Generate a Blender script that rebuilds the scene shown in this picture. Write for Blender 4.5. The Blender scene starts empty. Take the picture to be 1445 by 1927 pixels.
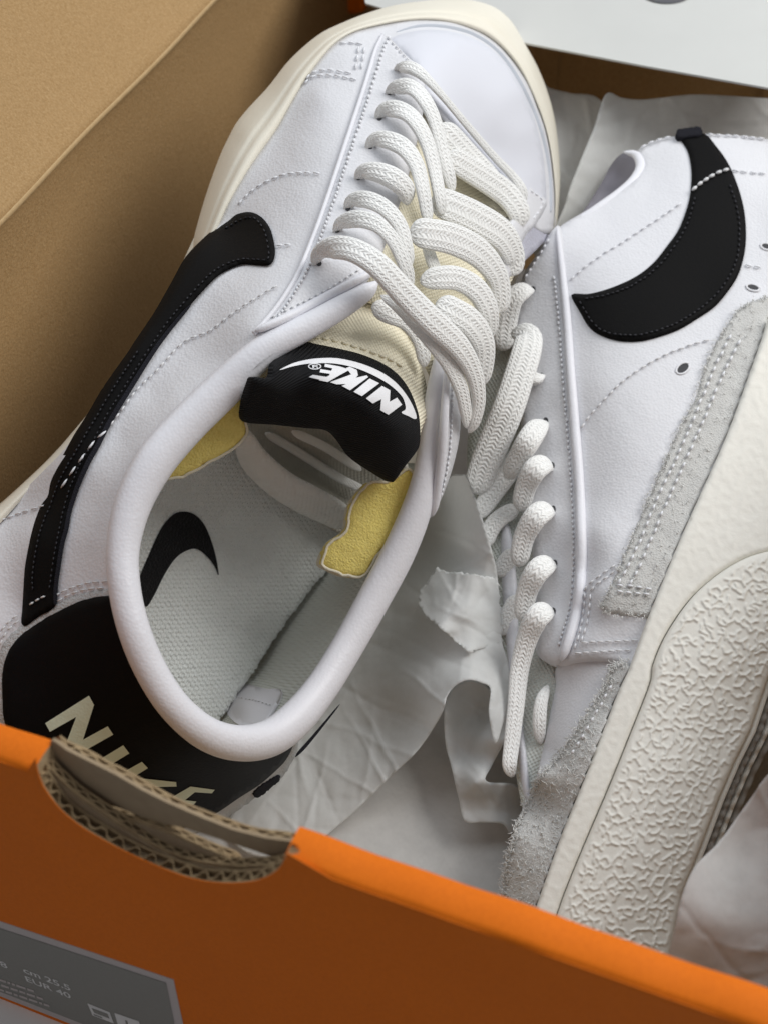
import bpy, math, random
import numpy as np
from mathutils import Vector, Matrix
from mathutils.geometry import delaunay_2d_cdt

random.seed(7)
rng = np.random.default_rng(11)
scene = bpy.context.scene
COL = scene.collection
K = 0.013                     # metres per working unit

# ------------------------------------------------------------------ camera
FPX, CX, CY = 2790.0, 722.5, 963.5            # focal length and centre, in pixels of a 1445 x 1927 frame
RX = np.array([0.92837, 0.26036, -0.26511])   # box axes (across, along, up) seen by the camera (right, down, ahead)
RY = np.array([0.37124, -0.67582, 0.63700])
RX /= np.linalg.norm(RX)
RY -= RX * (RX @ RY); RY /= np.linalg.norm(RY)
RZ = -np.cross(RX, RY)
if RZ[1] > 0: RZ = -RZ
ROT = np.array([RX, RY, RZ])
CAM = np.array([17.90, -10.23, 30.76])
GROUND = 2.28
cam_d = bpy.data.cameras.new('camera'); cam = bpy.data.objects.new('camera', cam_d); COL.objects.link(cam)
cam_d.sensor_fit = 'VERTICAL'; cam_d.sensor_height = 24.0
cam_d.lens = 24.0 * FPX / 1927.0
cam_d.clip_start = 0.01; cam_d.clip_end = 50
m3 = ROT @ np.diag([1, -1, -1])
cam.matrix_world = Matrix.Translation(Vector(CAM * K)) @ Matrix([list(r) for r in m3]).to_4x4()
cam_d.dof.use_dof = True
cam_d.dof.focus_distance = 30.5 * K
cam_d.dof.aperture_fstop = (cam_d.lens / 1000.0) / (0.22 * K)
scene.camera = cam

# ------------------------------------------------------------------ world, lamps, exposure
world = bpy.data.worlds.new('World'); scene.world = world; world.use_nodes = True
bg = world.node_tree.nodes['Background']
bg.inputs[0].default_value = (0.93, 0.95, 1.0, 1); bg.inputs[1].default_value = 0.23

def area(name, loc, target, size, power, color):
    d = bpy.data.lights.new(name, 'AREA'); d.shape = 'RECTANGLE'; d.size = size[0] * K; d.size_y = size[1] * K
    d.energy = power; d.color = color
    o = bpy.data.objects.new(name, d); COL.objects.link(o)
    o.location = Vector(loc) * K
    o.rotation_euler = (Vector(target) - Vector(loc)).to_track_quat('-Z', 'Y').to_euler()
    return o
area('window_light', (50, 34, 58), (10, 13, 6), (40, 34), 5.3, (1.0, 0.98, 0.95))
area('overhead_fill', (0, 42, 64), (6, 30, 4), (120, 74), 5.6, (0.88, 0.94, 1.0))  # added overhead panel, a soft fill standing in for ambient light
scene.view_settings.view_transform = 'Standard'
scene.view_settings.look = 'None'
scene.view_settings.exposure = 0.0
scene.view_settings.gamma = 1.0
scene.cycles.max_bounces = 8

# ------------------------------------------------------------------ geometry of the rays
def rays(u, v):
    u = np.asarray(u, float); v = np.asarray(v, float)
    q = np.stack([(u - CX) / FPX, (v - CY) / FPX, np.ones_like(u)], -1)
    return q @ ROT.T
class Frame:
    """A reference plane in the box; at() gives the point whose height over that plane is h."""
    def __init__(s, n, o, S=1.0, ex=None):
        s.n = np.array(n, float); s.n /= np.linalg.norm(s.n); s.o = np.array(o, float); s.S = S
        ex = np.array(ex if ex is not None else (1, .1, 0), float); ex = ex - s.n * (ex @ s.n); s.ex = ex / np.linalg.norm(ex)
        s.ey = np.cross(s.n, s.ex)
    def at(s, u, v, h):
        r = rays(u, v); h = np.asarray(h, float)
        t = (h * s.S - (CAM - s.o) @ s.n) / (r @ s.n)
        return CAM + r * t[..., None]
    def uv(s, p): return np.stack([(p - s.o) @ s.ex, (p - s.o) @ s.ey], -1)
def depth(p): return (np.asarray(p) - CAM) @ ROT[:, 2]
def point(u, v, z): return FLOORF.at(np.array(u, float), np.array(v, float), np.array(z, float))

FLOORF = Frame((0, 0, 1), (0, 0, 0))
k_ = 0.67 / 0.7
MS = np.array([[0.66, 0.11, 0.74], [0.29, 0.87, -0.39], [-0.69, 0.47, 0.55]])
T1 = CAM + (np.array([2.98, 5.52, 2.42]) - CAM) * k_
FL = Frame(MS[:, 2], T1, 0.67, ex=MS[:, 1])                     # sole plane of the left shoe
A2 = point(1060, 1740, 5.0); B2 = point(1560, 330, 10.5)
ax2 = (B2 - A2) / np.linalg.norm(B2 - A2)
vw = -ROT[:, 2]; n2 = vw - ax2 * (vw @ ax2); n2 /= np.linalg.norm(n2)
sd = np.cross(ax2, n2)
tau = math.radians(8)
n2t = n2 * math.cos(tau) + sd * math.sin(tau) * (-1 if sd @ ROT[:, 0] > 0 else 1)
FR = Frame(n2t, A2, 0.67, ex=ax2)                               # outer side plane of the right shoe

# ------------------------------------------------------------------ small maths
def cr(pts, n=None, step=None, closed=False):
    """Catmull-Rom through points of any dimension, resampled evenly (by the first two numbers)."""
    p = np.array(pts, float)
    if closed: p = np.vstack([p[-1], p, p[0], p[1]])
    else: p = np.vstack([2 * p[0] - p[1], p, 2 * p[-1] - p[-2]])
    out = []
    for i in range(1, len(p) - 2):
        t = np.linspace(0, 1, 17)[:-1, None]
        a, b, c, d = p[i - 1], p[i], p[i + 1], p[i + 2]
        out.append(.5 * ((2 * b) + (-a + c) * t + (2 * a - 5 * b + 4 * c - d) * t ** 2 + (-a + 3 * b - 3 * c + d) * t ** 3))
    out.append(p[-2][None]); q = np.vstack(out)
    return resample(q, n, step)
def resample(q, n=None, step=None):
    q = np.asarray(q, float)
    L = np.concatenate([[0], np.cumsum(np.linalg.norm(np.diff(q[:, :2], axis=0), axis=1))])
    if n is None: n = max(2, int(round(L[-1] / step)) + 1)
    s = np.linspace(0, L[-1], n)
    return np.stack([np.interp(s, L, q[:, k]) for k in range(q.shape[1])], -1)
def densify(poly, step):
    out = []
    for a, b in zip(poly, list(poly[1:]) + [poly[0]]):
        a = np.array(a, float); b = np.array(b, float); n = max(1, int(round(np.linalg.norm(b - a) / step)))
        out += [a + (b - a) * i / n for i in range(n)]
    return np.array(out)
class TPS:
    def __init__(s, ctrl, reg=0.02):
        c = np.array(ctrl, float); s.c = c[:, :2] / 100.; n = len(c)
        A = np.zeros((n + 3, n + 3)); A[:n, :n] = s.k(s.c, s.c) + np.eye(n) * reg
        A[:n, n] = 1; A[:n, n + 1:] = s.c; A[n, :n] = 1; A[n + 1:, :n] = s.c.T
        s.w = np.linalg.solve(A, np.concatenate([c[:, 2], [0, 0, 0]]))
    def k(s, a, b):
        d2 = ((a[:, None] - b[None]) ** 2).sum(-1); return .5 * d2 * np.log(d2 + 1e-9)
    def __call__(s, u, v):
        u = np.asarray(u, float); v = np.asarray(v, float); q = np.stack([u.ravel(), v.ravel()], -1) / 100.
        r = s.k(q, s.c) @ s.w[:-3] + s.w[-3] + q @ s.w[-2:]
        return r.reshape(u.shape)
def const(h): return lambda u, v: np.full(np.shape(u), float(h))
def inside(P, poly):
    x, y = P[:, 0], P[:, 1]; r = np.zeros(len(P), bool); q = np.roll(poly, 1, 0)
    for (x1, y1), (x2, y2) in zip(poly, q):
        c = ((y1 > y) != (y2 > y)) & (x < (x2 - x1) * (y - y1) / (y2 - y1 + 1e-12) + x1); r ^= c
    return r
def edge_dist(P, poly):
    d = np.full(len(P), 1e9); q = np.roll(poly, -1, 0)
    for a, b in zip(poly, q):
        ab = b - a; t = np.clip(((P - a) @ ab) / (ab @ ab + 1e-12), 0, 1)
        d = np.minimum(d, np.linalg.norm(P - a - t[:, None] * ab, axis=1))
    return d
def vnoise(P, scale, seed=0, octaves=3, rough=.5):
    """Value noise of 2-D points."""
    r = np.random.default_rng(seed); tot = 0; amp = 1.; P = np.asarray(P, float) / scale; nrm = 0
    for o in range(octaves):
        T = r.random((64, 64)) * 2 - 1
        i = np.floor(P).astype(int); f = P - i; f = f * f * (3 - 2 * f)
        g = lambda a, b: T[(i[..., 0] + a) % 64, (i[..., 1] + b) % 64]
        tot = tot + amp * ((g(0, 0) * (1 - f[..., 0]) + g(1, 0) * f[..., 0]) * (1 - f[..., 1]) + (g(0, 1) * (1 - f[..., 0]) + g(1, 1) * f[..., 0]) * f[..., 1])
        nrm += amp; amp *= rough; P = P * 2.03 + 7.7
    return tot / nrm
def crinkle(P, sc, seed):
    return np.abs(vnoise(P, sc, seed, 1)) * .6 + np.abs(vnoise(P, sc * .45, seed + 1, 1)) * .3 + np.abs(vnoise(P, sc * .22, seed + 2, 1)) * .12
def creases(P, seed, n=14, w=3.0):
    """Sharp straight fold lines, raised or pressed."""
    r = np.random.default_rng(seed); tot = np.zeros(len(P)); lo, hi = P.min(0), P.max(0); sz = max(hi - lo)
    Pw = P + np.stack([vnoise(P, 60, seed + 5, 2), vnoise(P, 60, seed + 6, 2)], -1) * 7
    for i in range(n):
        a = r.random() * math.pi; d = np.array([math.cos(a), math.sin(a)]); c = lo + (hi - lo) * r.random(2)
        s = np.abs((Pw - c) @ d); al = np.abs((Pw - c) @ np.array([-d[1], d[0]])); ln = sz * (.12 + .3 * r.random())
        tot += r.choice([-.6, 1.]) * (.5 + r.random()) * np.exp(-s / (w * (1 + r.random()))) * np.clip(1.5 - 1.5 * al / ln, 0, 1)
        tot += (r.random() - .5) * .9 * np.clip(1 - s / (sz * .12), 0, 1) * np.clip(1 - al / ln, 0, 1)
    return tot
def crumple(P, scale, seed, n=40):
    """Sharp-folded paper: the most extreme of many random wedge folds."""
    r = np.random.default_rng(seed); tot = np.zeros(len(P))
    Pw = P + np.stack([vnoise(P, scale * 1.3, seed + 5), vnoise(P, scale * 1.3, seed + 6)], -1) * scale * .35
    lo, hi = P.min(0), P.max(0)
    for i in range(n):
        a = r.random() * math.pi; d = np.array([math.cos(a), math.sin(a)]); c = lo + (hi - lo) * r.random(2)
        s = (Pw - c) @ d; w = scale * (.25 + r.random()); al = (Pw - c) @ np.array([-d[1], d[0]]); ln = scale * (.8 + 2 * r.random())
        tot += (r.random() - .5) * 2 * np.clip(1 - np.abs(s) / w, 0, 1) * np.clip(1 - np.abs(al) / ln, 0, 1)
    return tot

# ------------------------------------------------------------------ objects
def thing(name, label, cat, base, group=None):
    o = bpy.data.objects.new(name, None); COL.objects.link(o); o.empty_display_size = .02
    o.location = Vector(base) * K; o['label'] = label; o['category'] = cat
    if group: o['group'] = group
    return o
def root_of(o):
    while o.parent: o = o.parent
    return o
def link(name, V, F, mat, parent=None, smooth=True, uv=None, kind=None, label=None, cat=None, group=None, face=None):
    V = np.asarray(V, float)
    off = np.array(root_of(parent).location) / K if parent else V.mean(0) * [1, 1, 0] + [0, 0, V[:, 2].min()]
    me = bpy.data.meshes.new(name); me.from_pydata(((V - off) * K).tolist(), [], [list(map(int, f)) for f in F])
    me.update()
    if smooth: me.polygons.foreach_set('use_smooth', [True] * len(me.polygons))
    if uv is not None:
        L = me.uv_layers.new(name='UVMap'); idx = np.zeros(len(me.loops), int); me.loops.foreach_get('vertex_index', idx)
        L.data.foreach_set('uv', np.asarray(uv, float)[idx].ravel())
    for mm in (mat if isinstance(mat, (list, tuple)) else [mat]): me.materials.append(mm)
    if face is not None: me.polygons.foreach_set('material_index', [int(x) for x in face])
    o = bpy.data.objects.new(name, me); COL.objects.link(o)
    if parent: o.parent = parent
    else: o.location = Vector(off) * K
    if kind: o['kind'] = kind
    if label: o['label'] = label
    if cat: o['category'] = cat
    if group: o['group'] = group
    return o
def fill(outline, step, holes=None):
    """Triangles filling a pixel outline: boundary plus an even lattice inside."""
    b = np.asarray(outline, float)
    lo, hi = b.min(0), b.max(0)
    ys = np.arange(lo[1], hi[1] + step, step * .866); G = []
    for i, y in enumerate(ys):
        xs = np.arange(lo[0] + (i % 2) * step * .5, hi[0] + step, step); G.append(np.stack([xs, np.full_like(xs, y)], -1))
    G = np.vstack(G); G = G[inside(G, b)]
    if len(G): G = G[edge_dist(G, b) > step * .55]
    P = np.vstack([b, G]) if len(G) else b
    n = len(b)
    r = delaunay_2d_cdt([Vector(p) for p in P], [(i, (i + 1) % n) for i in range(n)], [list(range(n))], 1, 1e-5)
    return np.array([list(p) for p in r[0]]), [list(f) for f in r[2]], n
def relief(name, outline, hf, fr, mat, parent=None, step=12, thick=.3, rnd=0, rnd_px=8, dh=0, curve=True, disp=None, dens=None, smooth=True, jag=0, **kw):
    """A shaped sheet: outline in pixels, heights hf over frame fr, rounded rim and side walls of the given thickness."""
    b = cr(outline, step=(dens or step), closed=True)[:-1] if curve else densify([tuple(x) for x in outline], dens or step)
    if jag: b = b + rng.normal(0, jag, b.shape)
    P, F, nb = fill(b, step)
    h = hf(P[:, 0], P[:, 1]) + dh
    bd = edge_dist(P, b)
    if rnd:
        t = np.clip(1 - bd / rnd_px, 0, 1); h = h - rnd * (1 - np.sqrt(np.maximum(0, 1 - t * t)))
    if disp is not None: h = h + disp(P, bd)
    V = fr.at(P[:, 0], P[:, 1], h)
    F2 = []
    for f in F:
        a, bb, c = V[f[0]], V[f[1]], V[f[2]]
        F2.append(f if np.cross(bb - a, c - a) @ (CAM - a) > 0 else f[::-1])
    if thick:
        # boundary loop edges -> walls
        cnt = {}
        for f in F2:
            for i in range(len(f)):
                e = (f[i], f[(i + 1) % len(f)]); cnt[e] = 1
        be = [e for e in cnt if (e[1], e[0]) not in cnt]
        ids = sorted({i for e in be for i in e}); mp = {i: len(V) + j for j, i in enumerate(ids)}
        V = np.vstack([V, V[ids] - fr.n * thick * fr.S])
        F2 = F2 + [[e[1], e[0], mp[e[0]], mp[e[1]]] for e in be]
    return link(name, V, F2, mat, parent, smooth=smooth, uv=fr.uv(V), **kw)
def loft(name, rows, fr, mat, parent=None, n=60, m=None, disp=None, closed_rows=False, **kw):
    """A skin over rows of (u, v, h) points; rows run along, m samples across."""
    R = [cr(r, n=n) for r in rows]; R = np.array(R)
    if m:
        C = np.array([cr(np.hstack([R[:, j]]), n=m) for j in range(n)]).transpose(1, 0, 2); R = C
    if disp is not None: R[..., 2] += disp(R[..., 0], R[..., 1])
    V = fr.at(R[..., 0], R[..., 1], R[..., 2]); a, b = V.shape[:2]; V = V.reshape(-1, 3)
    F = [[i * b + j, i * b + j + 1, (i + 1) * b + j + 1, (i + 1) * b + j] for i in range(a - 1) for j in range(b - 1)]
    c = F[len(F) // 2]
    if np.cross(V[c[1]] - V[c[0]], V[c[2]] - V[c[0]]) @ (CAM - V[c[0]]) < 0: F = [f[::-1] for f in F]
    return link(name, V, F, mat, parent, uv=fr.uv(V), **kw)
def sweep(C, N, wa, wb, sides=14, cap=True, pw=2.0):
    """Tube vertices: centres C, flat-side normals N, half-width wa, half-thickness wb (units)."""
    C = np.asarray(C); n = len(C)
    T = np.gradient(C, axis=0); T /= np.linalg.norm(T, axis=1)[:, None] + 1e-12
    B = np.cross(T, N); B /= np.linalg.norm(B, axis=1)[:, None] + 1e-12
    Nn = np.cross(B, T)
    a = np.arange(sides) * 2 * math.pi / sides
    ca = np.sign(np.cos(a)) * np.abs(np.cos(a)) ** (2 / pw); sa = np.sign(np.sin(a)) * np.abs(np.sin(a)) ** (2 / pw)
    wa = np.broadcast_to(wa, n); wb = np.broadcast_to(wb, n)
    V = C[:, None] + B[:, None] * (ca[None, :, None] * wa[:, None, None]) + Nn[:, None] * (sa[None, :, None] * wb[:, None, None])
    V = V.reshape(-1, 3)
    F = [[i * sides + j, i * sides + (j + 1) % sides, (i + 1) * sides + (j + 1) % sides, (i + 1) * sides + j] for i in range(n - 1) for j in range(sides)]
    L = np.concatenate([[0], np.cumsum(np.linalg.norm(np.diff(C, axis=0), axis=1))])
    uv = np.stack([np.repeat(L, sides), np.tile(np.abs(np.arange(sides) / sides * 2 - 1), n)], -1)
    if cap:
        V = np.vstack([V, C[:1], C[-1:]]); k = n * sides; uv = np.vstack([uv, [[0, .5]], [[L[-1], .5]]])
        F += [[k, (j + 1) % sides, j] for j in range(sides)] + [[k + 1, (n - 1) * sides + j, (n - 1) * sides + (j + 1) % sides] for j in range(sides)]
    return V, F, uv
def lace(name, path, width, fr, mat, parent, thick=.38, twist=None, taper=True, n=None, pw=3.0, hf=None, tx=0., **kw):
    """A cord or flat braid; path (u, v, h), width in pixels (number or list along the path), twist in degrees."""
    p = np.array(path, float)
    w = np.broadcast_to(np.array(width, float), (len(p),)) if np.ndim(width) == 0 else np.interp(np.linspace(0, 1, len(p)), np.linspace(0, 1, len(width)), width)
    tw = np.zeros(len(p)) + (0 if twist is None else (twist if np.ndim(twist) == 0 else np.interp(np.linspace(0, 1, len(p)), np.linspace(0, 1, len(twist)), twist)))
    q = cr(np.column_stack([p, w, tw]), n=n, step=None if n else 5)
    h = q[:, 2] + (hf(q[:, 0], q[:, 1]) if hf else 0)
    C = fr.at(q[:, 0], q[:, 1], h)
    W = q[:, 3] * depth(C) / FPX / 2
    if taper:
        s = np.linspace(0, 1, len(C)); e = 5.0 / len(C)
        W = W * np.sqrt(np.clip(1 - np.clip(1 - np.minimum(s, 1 - s) / e, 0, 1) ** 2, .06, 1))
    T = np.gradient(C, axis=0); T /= np.linalg.norm(T, axis=1)[:, None]
    N = np.broadcast_to(fr.n, C.shape); B = np.cross(T, N); B /= np.linalg.norm(B, axis=1)[:, None]; N = np.cross(B, T)
    a = np.radians(q[:, 4])[:, None]; N = N * np.cos(a) + B * np.sin(a)
    V, F, uv = sweep(C, N, W, W * thick, sides=20, pw=pw)
    return link(name, V, F, mat, parent, uv=uv, **kw)
def stitches(name, path, hf, fr, mat, parent, ln=9, gap=5, wd=4, dh=.06, jit=.6, curve=True, **kw):
    """A row of thread stitches sunk at both ends, laid along a pixel path over a surface."""
    q = cr(path, step=1.0) if curve else resample(path, step=1.0)
    V, F = [], []; i = 0
    while i + ln < len(q):
        a, b = q[int(i)], q[int(i + ln)]; j = rng.normal(0, jit, 2) * .4
        pts = np.array([a + (b - a) * t for t in (0, .3, .7, 1)]) + j
        hh = hf(pts[:, 0], pts[:, 1]) + dh + np.array([-.05, .02, .02, -.05])
        C = fr.at(pts[:, 0], pts[:, 1], hh); w = wd * depth(C).mean() / FPX / 2
        v, f, _ = sweep(C, np.broadcast_to(fr.n, C.shape), np.array([.45, 1, 1, .45]) * w, np.array([.4, .9, .9, .4]) * w, sides=6)
        F += [[x + len(V) for x in ff] for ff in f]; V += v.tolist()
        i += ln + gap + rng.normal(0, jit)
    kw.setdefault('kind', 'stuff')
    return link(name, V, F, mat, parent, **kw)
def flat(name, polys, hf, fr, mat, parent, dh=.05, step=8, thick=.03, curve=False, **kw):
    """Printed or applied shapes laid on a surface."""
    V = []; F = []
    for pl in polys:
        b = cr(pl, step=step * .6, closed=True)[:-1] if curve else densify([tuple(x) for x in pl], step * .6)
        P, f, _ = fill(b, step); v = fr.at(P[:, 0], P[:, 1], hf(P[:, 0], P[:, 1]) + dh)
        for x in f:
            a_, b_, c_ = v[x[0]], v[x[1]], v[x[2]]
            x = x if np.cross(b_ - a_, c_ - a_) @ (CAM - a_) > 0 else x[::-1]
            F.append([y + len(V) for y in x])
        V += v.tolist()
    V = np.array(V)
    return link(name, V, F, mat, parent, uv=fr.uv(V), **kw)

# ------------------------------------------------------------------ materials
def material(name, color, rough=.5, spec=.5, var=None, bump=(), coat=0, sheen=0, trans=None, weave=None, subsurf=0):
    """color: linear rgb; var: (scale, amount, rgb2) noise mix; bump: list of (kind, scale, strength, distance)."""
    m = bpy.data.materials.new(name); m.use_nodes = True
    nt = m.node_tree; N = nt.nodes; Lk = nt.links; b = N['Principled BSDF']
    b.inputs['Base Color'].default_value = (*color, 1); b.inputs['Roughness'].default_value = rough
    b.inputs['Specular IOR Level'].default_value = spec
    if coat: b.inputs['Coat Weight'].default_value = coat; b.inputs['Coat Roughness'].default_value = .3
    if sheen: b.inputs['Sheen Weight'].default_value = sheen; b.inputs['Sheen Roughness'].default_value = .5
    if subsurf: b.inputs['Subsurface Weight'].default_value = subsurf; b.inputs['Subsurface Scale'].default_value = .002; b.inputs['Subsurface Radius'].default_value = (1, .8, .6)
    tc = N.new('ShaderNodeTexCoord')
    col = None
    for k, (sc, am, c2) in enumerate(var or ()):
        t = N.new('ShaderNodeTexNoise'); t.inputs['Scale'].default_value = sc; t.inputs['Detail'].default_value = 4
        Lk.new(tc.outputs['Object'], t.inputs['Vector'])
        r = N.new('ShaderNodeMapRange'); r.inputs[1].default_value = .35; r.inputs[2].default_value = .68; r.inputs[4].default_value = am
        Lk.new(t.outputs[0], r.inputs[0])
        x = N.new('ShaderNodeMix'); x.data_type = 'RGBA'; Lk.new(r.outputs[0], x.inputs[0])
        if col is None: x.inputs[6].default_value = (*color, 1)
        else: Lk.new(col, x.inputs[6])
        x.inputs[7].default_value = (*c2, 1); col = x.outputs[2]
    if col is not None: Lk.new(col, b.inputs['Base Color'])
    nrm = None
    def chain(hs, strength, dist):
        nonlocal nrm
        bp = N.new('ShaderNodeBump'); bp.inputs['Strength'].default_value = strength; bp.inputs['Distance'].default_value = dist
        Lk.new(hs, bp.inputs['Height'])
        if nrm is not None: Lk.new(nrm, bp.inputs['Normal'])
        nrm = bp.outputs[0]
    def math_(op, a, b2=None, c=None):
        q = N.new('ShaderNodeMath'); q.operation = op
        for i, z in enumerate((a, b2, c)):
            if z is None: continue
            if hasattr(z, 'node'): Lk.new(z, q.inputs[i])
            else: q.inputs[i].default_value = z
        return q.outputs[0]
    for (kind, sc, st, ds) in bump:
        if kind == 'noise':
            t = N.new('ShaderNodeTexNoise'); t.inputs['Scale'].default_value = sc; t.inputs['Detail'].default_value = 3
            Lk.new(tc.outputs['Object'], t.inputs['Vector']); chain(t.outputs[0], st, ds)
        elif kind == 'cells':
            t = N.new('ShaderNodeTexVoronoi'); t.inputs['Scale'].default_value = sc; t.feature = 'SMOOTH_F1'; t.inputs['Smoothness'].default_value = .6
            Lk.new(tc.outputs['Object'], t.inputs['Vector']); chain(t.outputs[0], st, ds)
        elif kind in ('weave', 'knit', 'braid', 'twill', 'fleck'):
            s = N.new('ShaderNodeSeparateXYZ'); Lk.new(tc.outputs['UV'], s.inputs[0])
            u, v = s.outputs[0], s.outputs[1]
            tw = 2 * math.pi
            ns = N.new('ShaderNodeTexNoise'); ns.inputs['Scale'].default_value = 3 if kind == 'braid' else 1.2; ns.inputs['Detail'].default_value = 2
            Lk.new(tc.outputs['UV'], ns.inputs['Vector'])
            wob = math_('MULTIPLY', math_('SUBTRACT', ns.outputs[0], .5), .25 / sc if kind != 'braid' else .12)
            u = math_('ADD', u, wob); v = math_('ADD', v, wob) if kind != 'braid' else v
            if kind == 'weave':       # alternating over-under threads
                a = math_('SINE', math_('MULTIPLY', u, sc * tw)); c = math_('SINE', math_('MULTIPLY', v, sc * tw))
                h = math_('MULTIPLY', a, c)
            elif kind == 'knit':      # rows of small pits
                row = math_('FLOOR', math_('MULTIPLY', v, sc))
                uu = math_('ADD', math_('MULTIPLY', u, sc), math_('MULTIPLY', row, .5))
                a = math_('SINE', math_('MULTIPLY', uu, tw)); c = math_('SINE', math_('MULTIPLY', v, sc * tw))
                h = math_('ADD', math_('MULTIPLY', a, .5), math_('MULTIPLY', math_('ABSOLUTE', c), .7))
            elif kind == 'twill':
                h = math_('SINE', math_('MULTIPLY', math_('ADD', u, math_('MULTIPLY', v, 1.6)), sc * tw))
            else:                     # braid: v shaped stitches in columns
                cols = 7.0
                tri = math_('PINGPONG', math_('MULTIPLY', v, cols), .5)
                h1 = math_('SINE', math_('MULTIPLY', math_('ADD', math_('MULTIPLY', u, sc), math_('MULTIPLY', tri, 1.3)), tw))
                h2 = math_('SINE', math_('MULTIPLY', tri, tw / 2))
                h = math_('MULTIPLY', math_('ADD', h1, 1.3), h2)
            chain(h, st, ds)
    if nrm is not None: Lk.new(nrm, b.inputs['Normal'])
    if trans is not None:
        t = N.new('ShaderNodeBsdfTranslucent'); t.inputs[0].default_value = (*color, 1)
        if col is not None: Lk.new(col, t.inputs[0])
        mx = N.new('ShaderNodeMixShader'); mx.inputs[0].default_value = trans
        out = N['Material Output']; Lk.new(b.outputs[0], mx.inputs[1]); Lk.new(t.outputs[0], mx.inputs[2]); Lk.new(mx.outputs[0], out.inputs[0])
    return m
LEATHER = material('white_leather', (.715, .715, .74), .45, .4, bump=[('cells', 1350, .24, .00035), ('noise', 380, .15, .0007), ('noise', 90, .08, .002)])
LEATHER_SOFT = material('white_collar_leather', (.76, .76, .80), .42, .4, bump=[('cells', 1300, .18, .0003), ('noise', 220, .12, .001)])
LEATHER_SMOOTH = material('smooth_toe_leather', (.70, .71, .765), .5, .35, bump=[('noise', 900, .1, .0003)])
BLACK = material('black_stripe_leather', (.0035, .0032, .0032), .7, .12, bump=[('noise', 900, .25, .0003), ('cells', 2200, .12, .0002)])
BLACK_HEEL = material('black_heel_leather', (.003, .0033, .004), .55, .12, bump=[('cells', 1700, .2, .0002), ('noise', 500, .1, .0004)])
BLACK_EDGE = material('black_cut_edge', (.016, .016, .021), .9, .15, bump=[('noise', 2500, .8, .0006)])
BLACK_SATIN = material('black_woven_label', (.008, .008, .009), .75, .2, bump=[('twill', 11, .6, .0003)])
PRINT = material('white_print', (.80, .80, .82), .5, .3, bump=[('noise', 2500, .15, .0002)])
PALE_PRINT = material('pale_green_white_print', (.70, .80, .66), .5, .3, bump=[('cells', 1700, .3, .0002)])
BLACK_PRINT = material('black_flocked_print', (.012, .012, .013), .9, .2, sheen=.15, bump=[('noise', 1500, .9, .0008)])
BEIGE_LEATHER = material('lower_quarter_leather', (.72, .68, .65), .5, .4, bump=[('cells', 1500, .3, .0003)])
CREAM = material('cream_rubber', (.82, .78, .67), .5, .35, var=[(60, .35, (.76, .71, .59))], bump=[('noise', 700, .12, .0004)])
RUBBER = material('off_white_rubber', (.82, .80, .735), .5, .35, var=[(40, .35, (.77, .745, .675)), (900, .2, (.73, .71, .65))], bump=[('noise', 900, .15, .0004)])
GREY_RUBBER = material('grey_outsole_rubber', (.34, .32, .29), .7, .3, bump=[('noise', 900, .4, .0005)])
LACE = material('white_braided_cord', (.93, .93, .91), .85, .2, sheen=.2, bump=[('braid', 10, .42, .0004), ('noise', 1500, .4, .0007)])
THREAD = material('white_thread', (.78, .79, .82), .7, .3)
GREY_THREAD = material('grey_thread', (.72, .72, .73), .7, .3)
DARK_THREAD = material('black_thread', (.015, .015, .02), .6, .4)
TONGUE = material('cream_mesh', (.92, .86, .68), .8, .2, bump=[('weave', 10, .55, .0003)])
FOAM = material('yellow_foam', (.92, .78, .26), .95, .1, var=[(1500, .6, (.78, .63, .15))], sheen=.1, bump=[('noise', 1700, .6, .0007)])
FOAM_EDGE = material('pale_foam_backing', (.74, .70, .56), .9, .1, bump=[('noise', 1600, .5, .0005)])
INSOLE = material('pale_knit_sockliner', (.90, .93, .90), .9, .15, sheen=.1, bump=[('knit', 9, .6, .0004), ('noise', 900, .6, .0008)])
LINING = material('grey_mesh_lining', (.68, .70, .65), .9, .15, bump=[('weave', 10, .6, .0003)])
LINING_WHITE = material('white_fleece_lining', (.86, .86, .83), .9, .15, bump=[('weave', 9, .35, .0003), ('noise', 1200, .3, .0006)])
LABEL_WHITE = material('white_size_tab', (.78, .78, .82), .5, .3)
KRAFT = material('kraft_cardboard', (.40, .25, .112), .85, .2, var=[(25, .3, (.36, .222, .095)), (800, .5, (.29, .175, .07)), (1500, .5, (.54, .37, .195)), (2600, .4, (.30, .18, .075))], bump=[('noise', 1100, .4, .0006), ('noise', 200, .15, .0008), ('noise', 40, .12, .002)])
KRAFT_HIGHLIGHT = material('kraft_fold_highlight', (.52, .37, .2), .9, .1, var=[(500, .5, (.44, .29, .14))])  # highlight on the lid crease, painted as lighter kraft
KRAFT_CUT = material('cut_cardboard', (.40, .295, .17), .9, .1, var=[(500, .6, (.25, .17, .10))], bump=[('noise', 1200, .5, .0005)])
KRAFT_DARK = material('inner_cardboard_liner', (.36, .275, .18), .9, .1, var=[(300, .5, (.29, .215, .14))], bump=[('noise', 700, .2, .0004)])
ORANGE = material('orange_coated_card', (.76, .175, .009), .65, .12, var=[(30, .35, (.67, .15, .008)), (1300, .5, (.64, .138, .007))], bump=[('noise', 900, .12, .0003)])
LABEL_GREY = material('grey_label_print', (.26, .25, .225), .6, .3, var=[(1500, .3, (.22, .21, .19))])
LABEL_EDGE = material('label_paper_edge', (.52, .46, .44), .6, .3)
LABEL_TEXT = material('label_text_print', (.72, .70, .68), .6, .3)
TISSUE = material('white_tissue_paper', (.80, .81, .80), .75, .25, var=[(70, .3, (.74, .75, .74)), (700, .25, (.70, .71, .70))], bump=[('noise', 180, .12, .0008), ('noise', 900, .1, .0004)], trans=.35)
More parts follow.
